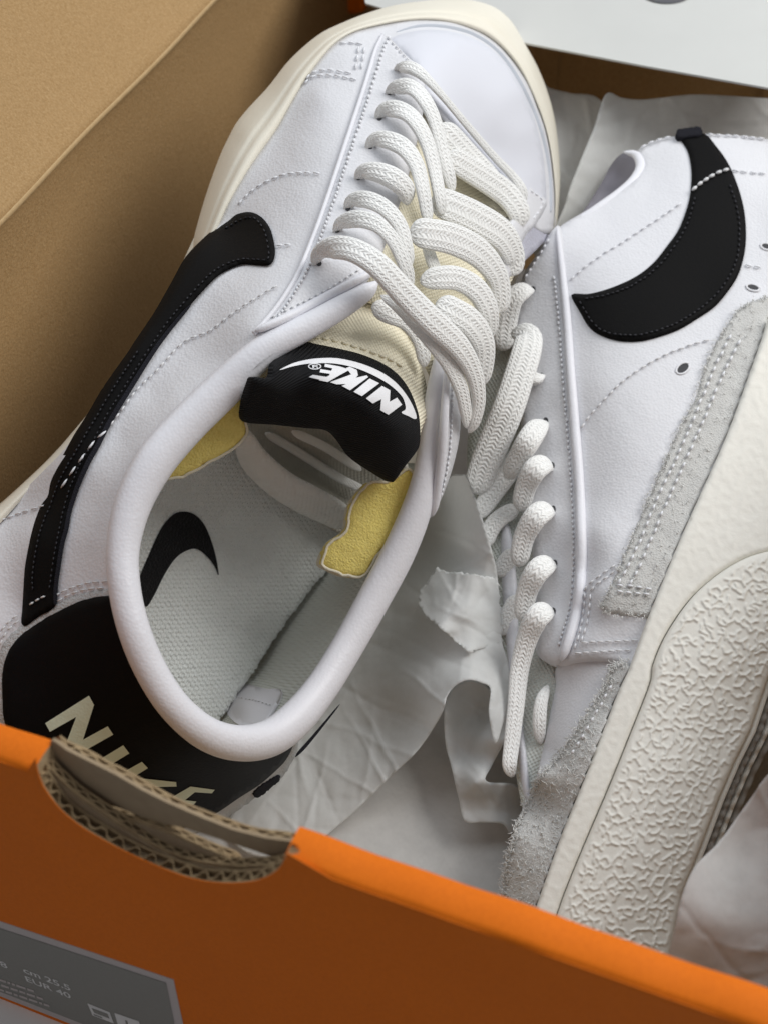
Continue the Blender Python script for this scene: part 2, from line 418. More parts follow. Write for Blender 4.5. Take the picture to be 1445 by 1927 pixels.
TISSUE_FLOOR = material('grey_tissue_paper', (.56, .55, .53), .85, .2, var=[(220, .55, (.47, .46, .445)), (900, .25, (.62, .61, .59))], bump=[('noise', 90, .25, .0014)])
SHEET = material('white_card_sheet', (.58, .585, .565), .7, .25, var=[(60, .3, (.53, .535, .515))])
SHEET_PRINT = material('dark_grey_print', (.10, .10, .11), .6, .3)
SUEDE = material('grey_white_suede', (.61, .605, .585), .95, .1, var=[(1500, .5, (.47, .465, .445)), (160, .4, (.66, .655, .63))], sheen=.2, bump=[('noise', 2000, .55, .0008)])
FUZZ = material('suede_fibre', (.78, .775, .75), .95, .1)
TABLE = material('white_table_top', (.82, .80, .77), .6, .3, var=[(300, .3, (.78, .76, .73))])
TOE_EDGE = material('blue_grey_leather_edge', (.50, .53, .58), .8, .2)
TOE_PANEL = material('lilac_grey_side_panel', (.48, .48, .55), .6, .25, bump=[('cells', 1350, .3, .0004)])
INNER_SHADE = material('shaded_inner_collar', (.22, .21, .24), .7, .2)  # shade inside the collar mixed into the lining colour
HOLE = material('dark_eyelet', (.07, .07, .075), .8, .2)
GREY_EDGE = material('grey_cut_leather_edge', (.52, .53, .53), .9, .15, bump=[('noise', 1800, .8, .0008)])
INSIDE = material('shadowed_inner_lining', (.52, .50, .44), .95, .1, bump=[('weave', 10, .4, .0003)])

def project(p):
    q = (np.asarray(p, float) - CAM) @ ROT
    return (q[..., 0] / q[..., 2] * FPX + CX, q[..., 1] / q[..., 2] * FPX + CY)
def zm(pts, ox, oy, s): return [(ox + p[0] / s, oy + p[1] / s) + tuple(p[2:]) for p in pts]
def grid_world(name, rows, mat, parent=None, flip=False, **kw):
    R = np.array(rows, float); a, b = R.shape[:2]; V = R.reshape(-1, 3)
    F = [[i * b + j, i * b + j + 1, (i + 1) * b + j + 1, (i + 1) * b + j] for i in range(a - 1) for j in range(b - 1)]
    if flip: F = [f[::-1] for f in F]
    return link(name, V, F, mat, parent, **kw)
def profile_x(name, prof, xs, mat, parent, wob=None, **kw):
    """Profile of (y, z) points run across the box."""
    rows = [[(x, y, z + (wob(x) if wob else 0)) for y, z in prof] for x in xs]
    return grid_world(name, rows, mat, parent, **kw)

# ================================================================== table
grid_world('table_top', [[(x, y, GROUND) for y in (-4.5, 90)] for x in (-70, 90)], TABLE, smooth=False, kind='structure')

# ================================================================== the box
RIM = 12.0; FAR = 31.0; W = 20.0
box = thing('shoe_box', 'open orange shoe box with kraft inside and a thumb cut-out in the front', 'shoe box', (10, 12, GROUND))
NW = Frame((0, -1, 0), (0, -.63, 0), ex=(1, 0, 0))
hole = zm([(163, 400), (165, 425), (180, 485), (210, 550), (280, 640), (380, 720), (500, 790), (620, 850), (760, 910), (880, 950), (1000, 968), (1120, 965), (1200, 945), (1262, 905), (1297, 850), (1302, 832)], 0, 1260, 2.408)
pr = lambda x, z: tuple(float(c) for c in project((x, -.63, z)))
hc = cr(hole, step=7)
top_l = [pr(x, RIM - .05) for x in (0, 2, 4, 6, 8)]; top_r = [pr(x, RIM - .05) for x in (13, 14, 16, 18, 20)]
outer = [pr(0, GROUND)] + top_l + [tuple(x) for x in hc] + top_r + [pr(20, GROUND)]
wall = relief('front_wall', outer, const(0), NW, ORANGE, box, step=60, dens=400, thick=.015, curve=False, smooth=False)
rimprof = [(-.63, 11.88), (-.632, 11.91), (-.60, 11.97), (-.52, 12.01), (-.30, 12.025), (-.10, 12.01), (-.02, 11.96), (.01, 11.86), (.012, 10.5)]
wob = lambda x: .02 * math.sin(x * 1.7) + .012 * math.sin(x * 4.1)
rimprof2 = [(-.634 if y < -.62 else y, z) for y, z in rimprof]
for x0, x1, xe in ((0, 8.13, 8.13), (12.24, 20, 12.24)):
    rm = profile_x('folded_rim', rimprof2, np.linspace(x0, x1, 40), ORANGE, box, wob)
    V = [(xe, y, z + wob(xe)) for y, z in rimprof2[:-1]] + [(xe, -.3, 11.5), (xe, .01, 11.2), (xe, -.63, 11.2)]
    link('rim_end', V, [[len(V) - 3, i, i + 1] for i in range(len(rimprof2) - 2)] + [[len(V) - 3, len(V) - 1, 0], [len(V) - 3, len(rimprof2) - 2, len(V) - 2], [len(V) - 3, len(V) - 2, len(V) - 1]], KRAFT_CUT, rm, smooth=False)
# cut card edges: two liners and a fluted core
def corrugated(name, path, y0, d, period=.30, drop=.16, parent=box, amp=1.):
    q = cr(path, step=3.0); y0 = y0 + .022; fr = Frame((0, -1, 0), (0, y0, 0)); C = fr.at(q[:, 0], q[:, 1], np.zeros(len(q)))
    L = np.concatenate([[0], np.cumsum(np.linalg.norm(np.diff(C, axis=0), axis=1))])
    s = np.arange(0, L[-1], period / 10); P = np.stack([np.interp(s, L, C[:, k]) for k in range(3)], -1)
    T = np.gradient(P, axis=0); T /= np.linalg.norm(T, axis=1)[:, None]; dn = np.cross(T, (0, 1, 0)); dn *= np.where(dn[:, 2] > 0, -1, 1)[:, None]
    V, F, mats = [], [], []
    def strip(A, B, m):
        k = len(V); n = len(A)
        for a, b in zip(A, B): V.append(a); V.append(b)
        for i in range(n - 1): F.append([k + 2 * i, k + 2 * i + 1, k + 2 * i + 3, k + 2 * i + 2]); mats.append(m)
    Y = np.array([0, 1., 0]); jit = (vnoise(np.stack([s * 2, s * 0], -1), 1, 3) * .06)[:, None] * np.array([0, 0, 1.])
    for y in (0, d - .035):
        A = P + Y * y + jit; B = P + Y * (y + .035) + jit
        strip(A, B, 0); strip(A, A + dn * .2, 0); strip(B, B + dn * .2, 0)
    strip(P + Y * .03 + dn * drop, P + Y * (d - .03) + dn * drop, 1)
    ph = s / period + .25 * vnoise(np.stack([s, s * 0 + 3], -1), .8, 5); f = np.clip(1.5 * np.sin(ph * 2 * math.pi), -1, 1) * amp * (.8 + .35 * vnoise(np.stack([s * 1.5, s * 0 + 9], -1), 1, 8))
    yy = d / 2 + f * (d / 2 - .05)
    A = P + Y * (yy - .018)[:, None] + jit * 1.4; B = P + Y * (yy + .018)[:, None] + jit * 1.4
    strip(A, B, 0); strip(A, A + dn * drop, 0); strip(B, B + dn * drop, 0)
    return link(name, V, F, [KRAFT_CUT, KRAFT_DARK], parent, smooth=False, face=mats)
corrugated('cut_edge', hole[2:-1], -.63, .24)
mid_top = zm([(190, 385), (205, 420), (250, 475), (300, 520), (400, 600), (550, 700), (700, 790), (830, 850), (1000, 882), (1085, 892), (1200, 888), (1290, 868)], 0, 1260, 2.408)
inner_top = zm([(232, 296), (245, 300), (300, 340), (400, 390), (520, 450), (640, 520), (760, 580), (900, 640), (1050, 700), (1200, 738), (1335, 756)], 0, 1260, 2.408)
inner_low = zm([(1310, 870), (1285, 867), (1150, 820), (1000, 770), (850, 720), (700, 690), (550, 630), (400, 585), (330, 540), (260, 470), (195, 385), (190, 372)], 0, 1260, 2.408)
third_top = zm([(395, 588), (480, 650), (650, 690), (800, 750), (950, 810), (1050, 850), (1085, 885)], 0, 1260, 2.408)
MW = Frame((0, -1, 0), (0, -.36, 0), ex=(1, 0, 0)); IW = Frame((0, -1, 0), (0, -.10, 0), ex=(1, 0, 0)); TW = Frame((0, -1, 0), (0, -.2, 0), ex=(1, 0, 0))
relief('inner_flap', [(p[0], p[1] + 9) for p in mid_top] + zm([(1290, 1000), (1000, 1100), (600, 1000), (300, 800), (170, 600)], 0, 1260, 2.408), const(0), MW, KRAFT_DARK, box, step=25, dens=8, thick=.1, curve=False, smooth=False)
corrugated('cut_edge', mid_top, -.36, .16, period=.26)
relief('inner_flap', [(p[0], p[1] + 7) for p in third_top] + zm([(1085, 900), (1000, 900), (820, 855), (650, 780), (480, 700)], 0, 1260, 2.408), const(0), TW, KRAFT_DARK, box, step=25, dens=8, thick=.05, curve=False, smooth=False)
corrugated('cut_edge', third_top, -.2, .14, period=.26)
relief('inner_liner', [(p[0] + 2, p[1] + 11) for p in inner_top] + inner_low, lambda u, v: np.zeros(np.shape(u)), IW, KRAFT_DARK, box, step=25, dens=8, thick=.06, curve=False, smooth=False)
corrugated('cut_edge', [(p[0] + 2, p[1] + 11) for p in inner_top[1:]], -.10, .16, period=.3, amp=.9)
# back of the front wall below the cut-out
grid_world('front_wall_lining', [[(x, .0, z) for z in (2.5, 9.6)] for x in (0, 20)], KRAFT, box, smooth=False)
# long left wall running into the open lid
ys = np.linspace(0, FAR, 30)
prof = [(0, 2.4), (0, 6), (0, 10), (0, 11.55), (.02, 11.8), (.05, 11.92), (.03, 12.02), (-.06, 12.12), (-.2, 12.2), (-.9, 12.85), (-4, 15.8), (-9, 20.5)]
rows = [[(x - .10 * math.sin(math.pi * y / FAR) * (1 if z < 11.8 else .4) + .03 * math.sin(y * .9 + z * .3), y, z) for x, z in prof] for y in ys]
cut = 4
grid_world('left_wall', [r[:cut + 1] for r in rows], KRAFT, box)
grid_world('open_lid', [r[cut:] for r in rows], KRAFT, box)
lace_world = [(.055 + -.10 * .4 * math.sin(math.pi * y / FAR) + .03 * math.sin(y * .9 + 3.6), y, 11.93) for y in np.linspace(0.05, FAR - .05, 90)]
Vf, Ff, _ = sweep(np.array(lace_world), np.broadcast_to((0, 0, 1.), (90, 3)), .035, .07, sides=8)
link('fold_highlight', Vf, Ff, KRAFT_HIGHLIGHT, box)  # thin pale strip added as the crease highlight
# far wall, made of three overlapping card panels
for x0, x1, dy in ((-.4, 6.95, 0), (6.9, 13.4, .05), (13.35, 20, -.03)):
    grid_world('far_wall', [[(x, FAR + dy, z) for z in (2.4, 12)] for x in (x0, x1)], KRAFT, box, smooth=False)
profile_x('folded_rim', [(FAR - .06, 11.5), (FAR - .06, 11.9), (FAR, 12.0), (FAR + .5, 12.0), (FAR + .56, 11.9), (FAR + .56, 2.4)], np.linspace(0, 20, 6), ORANGE, box)
grid_world('right_wall', [[(20, y, z) for z in (2.4, 12)] for y in (0, FAR)], KRAFT, box, smooth=False)
FWF = Frame((0, -1, 0), (0, FAR - .35, 0), ex=(1, 0, 0))
relief('orange_tab', [(637, -30), (686, -30), (686, 16), (675, 24), (655, 25), (641, 20)], const(0), FWF, ORANGE, box, step=8, thick=.5, rnd=.08, rnd_px=8)
grid_world('box_floor', [[(x, y, 2.42) for y in (-.3, FAR + .2)] for x in (-.4, 20)], KRAFT, box, smooth=False)
# size label on the front
LBF = lambda pts: [tuple(p) for p in pts]
lab = relief('size_label', [pr(2.0, 5.75), (0, 1734), (327, 1844), (352, 1960), pr(9.7, 2.5), pr(2.0, 2.32)], const(.012), NW, LABEL_EDGE, box, step=40, thick=.012, curve=False, smooth=False)
flat('label_panel', [[pr(2.25, 5.5), (0, 1747), (313, 1850), (336, 1962), pr(9.45, 2.75), pr(2.25, 2.55)]], const(.02), NW, LABEL_GREY, lab, dh=0, step=60, smooth=False)
def text(name, s, x, z, size, parent, mat, y=-.656, shear=0):
    c = bpy.data.curves.new('text', 'FONT'); c.body = s; c.size = size; c.fill_mode = 'FRONT'; c.resolution_u = 3; c.offset = .012 * size
    o = bpy.data.objects.new('text', c); COL.objects.link(o); bpy.context.view_layer.update()
    me = o.evaluated_get(bpy.context.evaluated_depsgraph_get()).to_mesh()
    V = [(x + v.co.x, y, z + v.co.y) for v in me.vertices]; F = [list(p.vertices) for p in me.polygons]
    bpy.data.objects.remove(o)
    return link(name, V, F, mat, parent, smooth=False)
def at_wall(u, v): p = NW.at(u, v, 0.); return p[0], p[2]
x, z = at_wall(46, 1826); text('size_text', 'cm 25.5', x, z - .03, .33, lab, LABEL_TEXT)
x, z = at_wall(50, 1842); text('size_text', 'EUR 40', x, z - .03, .33, lab, LABEL_TEXT)
x, z = at_wall(-10, 1810); text('size_text', '38', x, z, .33, lab, LABEL_TEXT)
bars = []
for (u, v, n) in ((-60, 1822, 118), (-60, 1831, 140), (-60, 1840, 150)):
    uu = u
    while uu < u + n:
        w = 4 + rng.random() * 14; s = .335
        bars.append([(uu, v + (uu - u) * s), (uu + w, v + (uu + w - u) * s), (uu + w + .6, v + 4 + (uu + w - u) * s), (uu + .6, v + 4 + (uu - u) * s)]); uu += w + 3
flat('small_print', bars, const(.026), NW, LABEL_EDGE, lab, dh=0, step=30, smooth=False)
flat('print_box', [[(165, 1888), (207, 1905), (215, 1926), (175, 1911)], [(216, 1906), (262, 1922), (270, 1945), (223, 1930)]], const(.026), NW, LABEL_TEXT, lab, dh=0, step=30, smooth=False)
flat('print_mark', [[(173, 1897), (203, 1908), (207, 1917), (178, 1906)], [(236, 1920), (240, 1921), (243, 1934), (239, 1933)], [(176, 1908), (192, 1914), (194, 1917), (178, 1911)]], const(.032), NW, LABEL_GREY, lab, dh=0, step=30, smooth=False)

# ================================================================== paper in and over the box
SHF = Frame((0, -.14, .99), (10, 24.3, 11.2), ex=(1, 0, 0))
sheet = relief('white_card', [(985, 80), (1215, 124), (1445, 165), (1560, 190), (1560, -260), (640, -260), (688, 6), (800, 40)], lambda u, v: .05 * np.sin(u / 90.), SHF, SHEET, None, step=40, dens=30, thick=.06, curve=False, smooth=False, cat='card', label='flat white card lying over the far end of the box')
flat('printed_spot', [[(1195, -30), (1250, -45), (1310, -30), (1300, -8), (1275, 4), (1240, 5), (1210, -6)]], lambda u, v: .05 * np.sin(u / 90.), SHF, SHEET_PRINT, sheet, dh=.03, curve=True)
cz = lambda s, sc, amp, nc=16: (lambda P, bd: (crinkle(P, sc, s) * .45 + creases(P, s, nc) * .22) * amp)
def paper(name, outline, ctrl, label, seed, sc=60, amp=.25, fr=None, mat=None, step=6, flat_=.6, nc=18, **kw):
    return relief(name, outline, TPS([(c[0], c[1], c[2] * flat_) for c in ctrl]), fr or FLOORF, mat or TISSUE, None, step=step, thick=.02, disp=cz(seed, sc, amp, nc), cat='tissue paper', label=label, **kw)
fl = [pr_ for pr_ in ()]
Pq = lambda x, y, z=2.5: tuple(float(c) for c in project((x, y, z)))
floor_out = [Pq(.1, .1), Pq(.1, 25.9), Pq(19.9, 25.9), Pq(19.9, .1)]
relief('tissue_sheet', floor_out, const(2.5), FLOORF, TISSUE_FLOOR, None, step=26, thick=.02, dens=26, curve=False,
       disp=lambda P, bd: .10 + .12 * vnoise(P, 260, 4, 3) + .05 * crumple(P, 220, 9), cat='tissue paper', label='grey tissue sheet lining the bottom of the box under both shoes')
# paper standing behind the shoes at the far end
FP2 = Frame((.25, -.55, .8), tuple(point(1200, 230, 9.3)), ex=(1, 0, 0))
paper('tissue_fold', [(1000, 150), (1032, 165), (1072, 175), (1132, 192), (1160, 300), (1120, 470), (1000, 470)], [(1030, 165, -1.0), (1130, 195, -1.4), (1060, 300, -.9), (1110, 300, -1.6), (1050, 430, -.9), (1120, 450, -1.4), (1085, 220, -1.3)], 'shaded grey tissue fold standing behind the toe of the left shoe', 21, 70, .3, FP2)
paper('tissue_fold', [(1139, 177), (1170, 184), (1212, 187), (1297, 178), (1370, 180), (1445, 185), (1560, 190), (1560, 420), (1300, 420), (1055, 470), (1065, 376), (1092, 300), (1117, 240)], [(1139, 178, .5), (1100, 300, .6), (1075, 380, .6), (1165, 200, .1), (1130, 330, .1), (1297, 180, .3), (1445, 186, .1), (1300, 260, -.1), (1445, 300, -.4), (1200, 420, -.4)], 'pale tissue fold standing behind the heel of the right shoe', 22, 80, .2, FP2)

pf = lambda pts, dh: [(p[0], p[1], dh) for p in pts]
# ================================================================== left shoe
sl = thing('low_sneaker', 'white low sneaker with black side stripe seen from above, its heel by the thumb cut-out', 'sneaker', tuple(FL.at(480., 900., 1.)), 'pair of white sneakers in the box')
J = [(-70, 1050), (0, 984), (32, 948), (70, 911), (100, 881), (132, 848), (168, 800), (215, 735), (275, 660), (335, 575), (378, 497), (412, 425), (430, 385), (452, 345), (480, 300), (520, 245), (545, 200), (575, 150), (603, 112), (630, 82), (665, 60), (700, 51), (750, 41), (815, 38), (875, 50), (930, 78), (975, 128), (1010, 200), (1030, 260), (1040, 325), (1044, 380), (1040, 440)]
eye_out = [(720, 65), (707, 92), (697, 125), (685, 165), (672, 205), (652, 265), (632, 325), (610, 390), (588, 450), (563, 510), (537, 555), (510, 592), (478, 628)]
HL = TPS([(p[0], p[1], 2.8) for p in J if p[1] < 460 or p[0] < 40] +
         [(720, 68, 3.3), (697, 125, 4.2), (672, 205, 5.0), (632, 325, 6.1), (588, 450, 7.0), (537, 555, 7.7), (480, 625, 7.9),
          (690, 525, 8.5), (640, 460, 7.8), (700, 380, 7.2), (740, 280, 6.5), (765, 180, 5.5), (600, 600, 8.0),
          (600, 180, 3.9), (560, 270, 4.2), (520, 350, 4.4), (490, 420, 4.7), (450, 500, 5.3), (400, 590, 5.7),
          (350, 660, 5.6), (290, 740, 5.6), (230, 830, 5.7), (170, 950, 5.9), (140, 1060, 6.1), (120, 1150, 6.2),
          (420, 690, 7.3), (330, 770, 7.0), (268, 850, 6.9), (228, 930, 6.9), (210, 1020, 7.2), (212, 1110, 7.6), (230, 1190, 7.9), (290, 1325, 8.3), (385, 1410, 8.4), (480, 1425, 8.1), (552, 1395, 7.6),
          (240, 660, 4.2), (205, 720, 4.3), (150, 810, 4.4), (125, 860, 4.4), (330, 540, 4.0), (390, 460, 3.6), (110, 880, 4.2), (60, 1000, 4.3), (50, 1130, 4.8), (10, 1260, 4.9), (-50, 1200, 4.3), (-50, 1350, 4.4), (60, 1400, 5.6), (150, 1300, 6.7), (200, 1400, 6.7), (300, 1480, 6.6), (420, 1490, 6.5), (200, 1540, 5.1), (320, 1570, 5.0), (420, 1530, 5.4), (540, 1440, 6.2),
          (860, 120, 4.9), (900, 200, 5.2), (930, 280, 5.0), (960, 340, 4.9), (990, 250, 4.2), (960, 180, 4.3), (860, 70, 3.9), (790, 90, 4.6), (1000, 330, 4.4),
          (800, 200, 5.9), (830, 300, 6.4), (860, 400, 6.9), (900, 500, 7.3), (930, 600, 7.5), (800, 450, 7.5), (800, 550, 8.0), (850, 650, 8.1), (960, 420, 6.0), (980, 480, 5.8), (870, 760, 7.9), (850, 880, 7.8), (1000, 420, 5.2)], .04)
# sole
O = [(-70, 1005), (0, 949), (50, 904), (87, 869), (125, 829), (171, 782), (208, 735), (268, 655), (330, 570), (362, 490), (365, 455), (372, 425), (385, 380), (400, 335), (418, 288), (431, 261), (446, 233), (470, 203), (505, 165), (540, 120), (570, 90), (600, 66), (625, 52), (680, 29), (740, 11), (800, 2), (850, -1), (890, 2), (930, 15), (960, 40), (985, 80), (1010, 125), (1030, 175), (1043, 225), (1050, 280), (1053, 340), (1050, 400), (1046, 440)]
n = 260
Oc, Jc = cr(O, n=1200), cr(J, n=1200)
def by_station(c, keys, idx):
    """Resample a curve so that its control points share one parameter."""
    return c
# pair the two outlines by nearest points rather than by length
Os = cr(O, n=n); 
Jn = cr(J, n=1500); j = 0; pair = []
for k, p in enumerate(Os):
    t = Os[min(k + 1, n - 1)] - Os[max(k - 1, 0)]; t /= np.linalg.norm(t)
    d = np.abs((Jn - p) @ t) + .15 * np.linalg.norm(Jn - p, axis=1); lo, hi = j, min(len(Jn), j + 60); j = lo + int(np.argmin(d[lo:hi])); pair.append(Jn[j])
Js = np.array(pair); ker = np.ones(7) / 7
for c in (0, 1): Js[3:-3, c] = np.convolve(Js[:, c], ker, 'valid')
prof = [(-.02, -.9, 0), (0, .1, 0), (.13, .9, 0), (.30, 1.65, 0), (.44, 2.12, 0), (.51, 2.26, 0), (.56, 2.30, 0), (.61, 2.36, 0), (.68, 2.66, 0), (.78, 2.86, 0), (.90, 2.93, 0), (.97, 2.86, 0), (1.06, 2.62, 0)]
step_k = np.clip((np.arange(n) - np.argmin(np.linalg.norm(Os - np.array([438, 252]), axis=1))) / 2.0, 0, 1)
V = []
for (f, h, _) in prof:
    q = Os + (Js - Os) * f
    if True:
        fl_ = np.clip((Os[:, 1] - 560) / 60, 0, 1); h = h * (1 - fl_) + fl_ * (2.2 + .75 * math.sin(min(max(f, 0), 1) * math.pi * .62) if f > 0 else h)
    h = h - 1.6 * np.clip((Os[:, 1] - 490) / 40, 0, 1) * np.clip((775 - Os[:, 1]) / 20, 0, 1)
    hh = h + 0 * Os[:, 0]
    V.append(FL.at(q[:, 0], q[:, 1], hh))
V = np.array(V); a, b = V.shape[:2]
F = [[i * b + k, (i + 1) * b + k, (i + 1) * b + k + 1, i * b + k + 1] for i in range(a - 1) for k in range(b - 1)]
V2 = V.reshape(-1, 3); c0 = F[len(F) // 2]
if np.cross(V2[c0[1]] - V2[c0[0]], V2[c0[2]] - V2[c0[0]]) @ (CAM - V2[c0[0]]) < 0: F = [f[::-1] for f in F]
link('midsole', V2, F, CREAM, sl)
# bottom slab of the sole so the shoe has a real underside
slab = cr([(0, 1010), (90, 900), (200, 770), (300, 640), (400, 430), (470, 290), (600, 110), (760, 30), (900, 50), (990, 170), (1010, 330), (960, 560), (820, 900), (640, 1250), (480, 1420), (300, 1480), (120, 1400), (20, 1250)], step=25, closed=True)[:-1]
relief('outsole', [tuple(p) for p in slab], const(.9), FL, CREAM, sl, step=40, thick=1.2, curve=False)
# upper
upper_out = J[:-1] + [(1040, 440), (1000, 425), (965, 385), (915, 330), (860, 260), (800, 175), (785, 230), (762, 330), (730, 430), (706, 500), (690, 532), (655, 570), (600, 612), (520, 662), (440, 727), (370, 788), (303, 862), (262, 940), (246, 1030), (248, 1110), (265, 1200), (303, 1288), (352, 1348), (402, 1388), (450, 1398), (500, 1393), (540, 1378), (560, 1392), (548, 1425), (490, 1483), (410, 1540), (330, 1590), (230, 1580), (120, 1525), (40, 1455), (-40, 1355), (-75, 1200)]
wr = lambda P, bd: .030 * vnoise(P, 70, 8, 3)
up = relief('upper', upper_out, HL, FL, LEATHER, sl, step=11, dens=9, thick=.5, disp=wr)
# lower quarter in a warmer tone below the stripe
# toe patch
toe = [(738, 72), (790, 57), (850, 60), (905, 80), (950, 118), (985, 175), (1008, 235), (1022, 300), (1026, 385), (1003, 398), (965, 385), (915, 330), (860, 260), (800, 175), (785, 135), (774, 112), (755, 95)]
tp = relief('toe_cap', toe, HL, FL, LEATHER_SMOOTH, sl, step=10, dens=7, thick=.25, rnd=.05, rnd_px=7, dh=.10)
lace('cut_edge', pf([(745, 60), (790, 50), (840, 52), (890, 66), (935, 97), (972, 146), (1004, 212), (1023, 272), (1033, 332), (1035, 400)], .02), [3, 8, 9, 10, 10, 10, 10, 10, 10, 9], FL, TOE_EDGE, tp, thick=.4, hf=HL)
stitches('stitching', [(738, 80), (756, 98), (772, 116), (790, 124)], HL, FL, THREAD, tp, dh=.17, ln=6, gap=4, wd=3)
# eyestay on the left and its piping and stitches
eyl = [(722, 66), (740, 78), (757, 97), (775, 114), (795, 130), (800, 175), (790, 240), (768, 330), (738, 425), (712, 495), (698, 512), (660, 535), (610, 562), (545, 597), (482, 624)] + [(p[0] + 3, p[1]) for p in eye_out[::-1][1:-1]]
ey = relief('eyestay', eyl, HL, FL, LEATHER, sl, step=9, dens=6, thick=.3, rnd=.05, rnd_px=5, dh=.12, disp=wr)
lace('piping', pf(eye_out, .10), [6, 8, 9, 9, 9, 10], FL, LEATHER_SOFT, ey, thick=.9, hf=HL, taper=False, pw=2)
lace('piping', pf([(480, 624), (545, 595), (610, 561), (660, 534), (700, 511), (712, 500)], .16), [14, 17, 18, 17, 14, 9], FL, LEATHER_SOFT, ey, thick=.9, hf=HL, pw=2)
off = lambda pts, dx, dy: [(p[0] + dx, p[1] + dy) for p in pts]
stitches('stitching', off(eye_out, 13, 4)[:-1] + [(498, 612)], HL, FL, THREAD, ey, dh=.15, ln=6, gap=2.5, wd=6, jit=1)
stitches('stitching', [(512, 597), (560, 574), (610, 548), (650, 524), (680, 505)], HL, FL, GREY_THREAD, ey, dh=.14, ln=8, gap=5, wd=3.5)
for e in [(743, 128), (726, 178), (707, 226), (690, 280), (668, 338), (648, 396), (628, 437), (594, 500)]:
    a = np.linspace(0, 2 * math.pi, 10)[:-1]
    flat('eyelet', [[(e[0] + 7 + 5 * math.cos(t), e[1] - 4 + 5 * math.sin(t)) for t in a]], HL, FL, HOLE, ey, dh=.135, step=6)
# seam stitching on the quarter
for pts, t in (([(522, 537), (480, 562), (440, 588), (395, 622), (347, 643), (300, 692), (255, 737), (222, 782), (198, 812)], GREY_THREAD),
               ([(448, 385), (470, 362), (500, 342), (535, 328), (570, 324), (612, 326)], THREAD),
               ([(520, 462), (540, 460), (560, 462)], THREAD),
               ([(572, 158), (590, 143), (620, 140), (650, 145), (672, 150)], THREAD), ([(575, 149), (592, 134), (622, 131), (652, 136), (676, 140)], THREAD),
               ([(640, 80), (665, 80), (692, 83)], THREAD), ([(675, 88), (672, 110), (668, 138)], THREAD), ([(686, 88), (683, 110), (679, 138)], THREAD),
               ([(102, 1122), (130, 1108), (165, 1097), (205, 1094)], GREY_THREAD), ([(108, 1132), (135, 1117), (170, 1108), (208, 1106)], GREY_THREAD),
               ([(0, 980), (30, 968), (60, 958), (95, 948)], GREY_THREAD), ([(0, 1215), (12, 1190), (30, 1172), (45, 1162)], GREY_THREAD), ([(-5, 1200), (8, 1180), (26, 1163), (42, 1153)], GREY_THREAD)):
    stitches('stitching', pts, HL, FL, t, up, dh=.08, ln=12, gap=4, wd=3.8)
# side stripe
sw = [(435, 415), (452, 402), (472, 399), (492, 408), (508, 428), (516, 455), (518, 480), (510, 498), (492, 499), (460, 497), (435, 505), (410, 520), (385, 545), (360, 573), (333, 604), (303, 642), (279, 677), (249, 725), (224, 765), (204, 799), (184, 839), (167, 869), (149, 909), (140, 934), (131, 964), (125, 996), (117, 1026), (111, 1064), (106, 1101), (104, 1141), (74, 1160), (46, 1178), (46, 1145), (49, 1088), (52, 1058), (59, 1024), (67, 994), (75, 971), (85, 949), (96, 934), (101, 909), (112, 884), (130, 854), (149, 819), (174, 780), (199, 737), (224, 700), (249, 665), (265, 640), (300, 588), (332, 532), (360, 482), (395, 445), (418, 426)]
stp = relief('side_stripe', sw, HL, FL, BLACK, sl, step=8, dens=6, thick=.4, rnd=.10, rnd_px=9, dh=.20)
inset = [(424, 430), (455, 412), (475, 409), (490, 420), (500, 440), (506, 470), (504, 487), (480, 488), (455, 487), (425, 497), (400, 512), (375, 537), (350, 565), (322, 598), (292, 640), (237, 725), (211, 765), (190, 802), (172, 838), (154, 868), (136, 908), (127, 934), (119, 964), (112, 996), (105, 1030), (99, 1066), (93, 1110)]
stitches('stitching', inset, HL, FL, DARK_THREAD, stp, dh=.24, ln=6, gap=4, wd=3.5)
stitches('stitching', [(62, 1110), (62, 1075), (69, 1030), (79, 990), (95, 950), (112, 905), (140, 854), (160, 820), (184, 780), (208, 740), (260, 660)], HL, FL, DARK_THREAD, stp, dh=.24, ln=6, gap=4, wd=3.5)
lace('cut_edge', pf(sw[13:30], .16), [6, 9, 10, 10, 9, 9, 8], FL, BLACK_EDGE, stp, thick=.5, hf=HL)
stitches('stitching', [(200, 811), (178, 830), (155, 862), (138, 885), (120, 912), (104, 934)], HL, FL, THREAD, stp, dh=.26, ln=20, gap=10, wd=4.2)
stitches('stitching', [(56, 1138), (75, 1126), (98, 1118)], HL, FL, GREY_THREAD, stp, dh=.26, ln=9, gap=4, wd=4)
# heel tab with its pale cut edge and lettering
tab = [(207, 1122), (180, 1125), (145, 1135), (110, 1152), (75, 1172), (40, 1197), (20, 1222), (8, 1257), (6, 1300), (14, 1370), (60, 1440), (130, 1500), (210, 1545), (300, 1562), (350, 1557), (405, 1532), (450, 1502), (490, 1476), (520, 1450), (540, 1428), (552, 1398), (530, 1390), (480, 1405), (430, 1405), (390, 1398), (340, 1366), (300, 1318), (262, 1240), (240, 1170), (228, 1124)]
edge = [(212, 1108), (178, 1112), (140, 1122), (102, 1141), (66, 1162), (32, 1186), (8, 1214), (-6, 1252), (-10, 1300), (0, 1375), (50, 1455), (125, 1515), (208, 1560), (302, 1578), (358, 1572), (413, 1548), (458, 1518), (498, 1490), (530, 1462), (550, 1436), (562, 1398), (540, 1385), (470, 1400), (390, 1385), (300, 1300), (240, 1160), (235, 1110)]
relief('tab_edge', edge, HL, FL, GREY_EDGE, sl, step=9, dens=6, thick=.2, dh=.08, rnd=.03, rnd_px=4, disp=lambda P, bd: .03 * vnoise(P, 8, 3, 2), jag=.9)
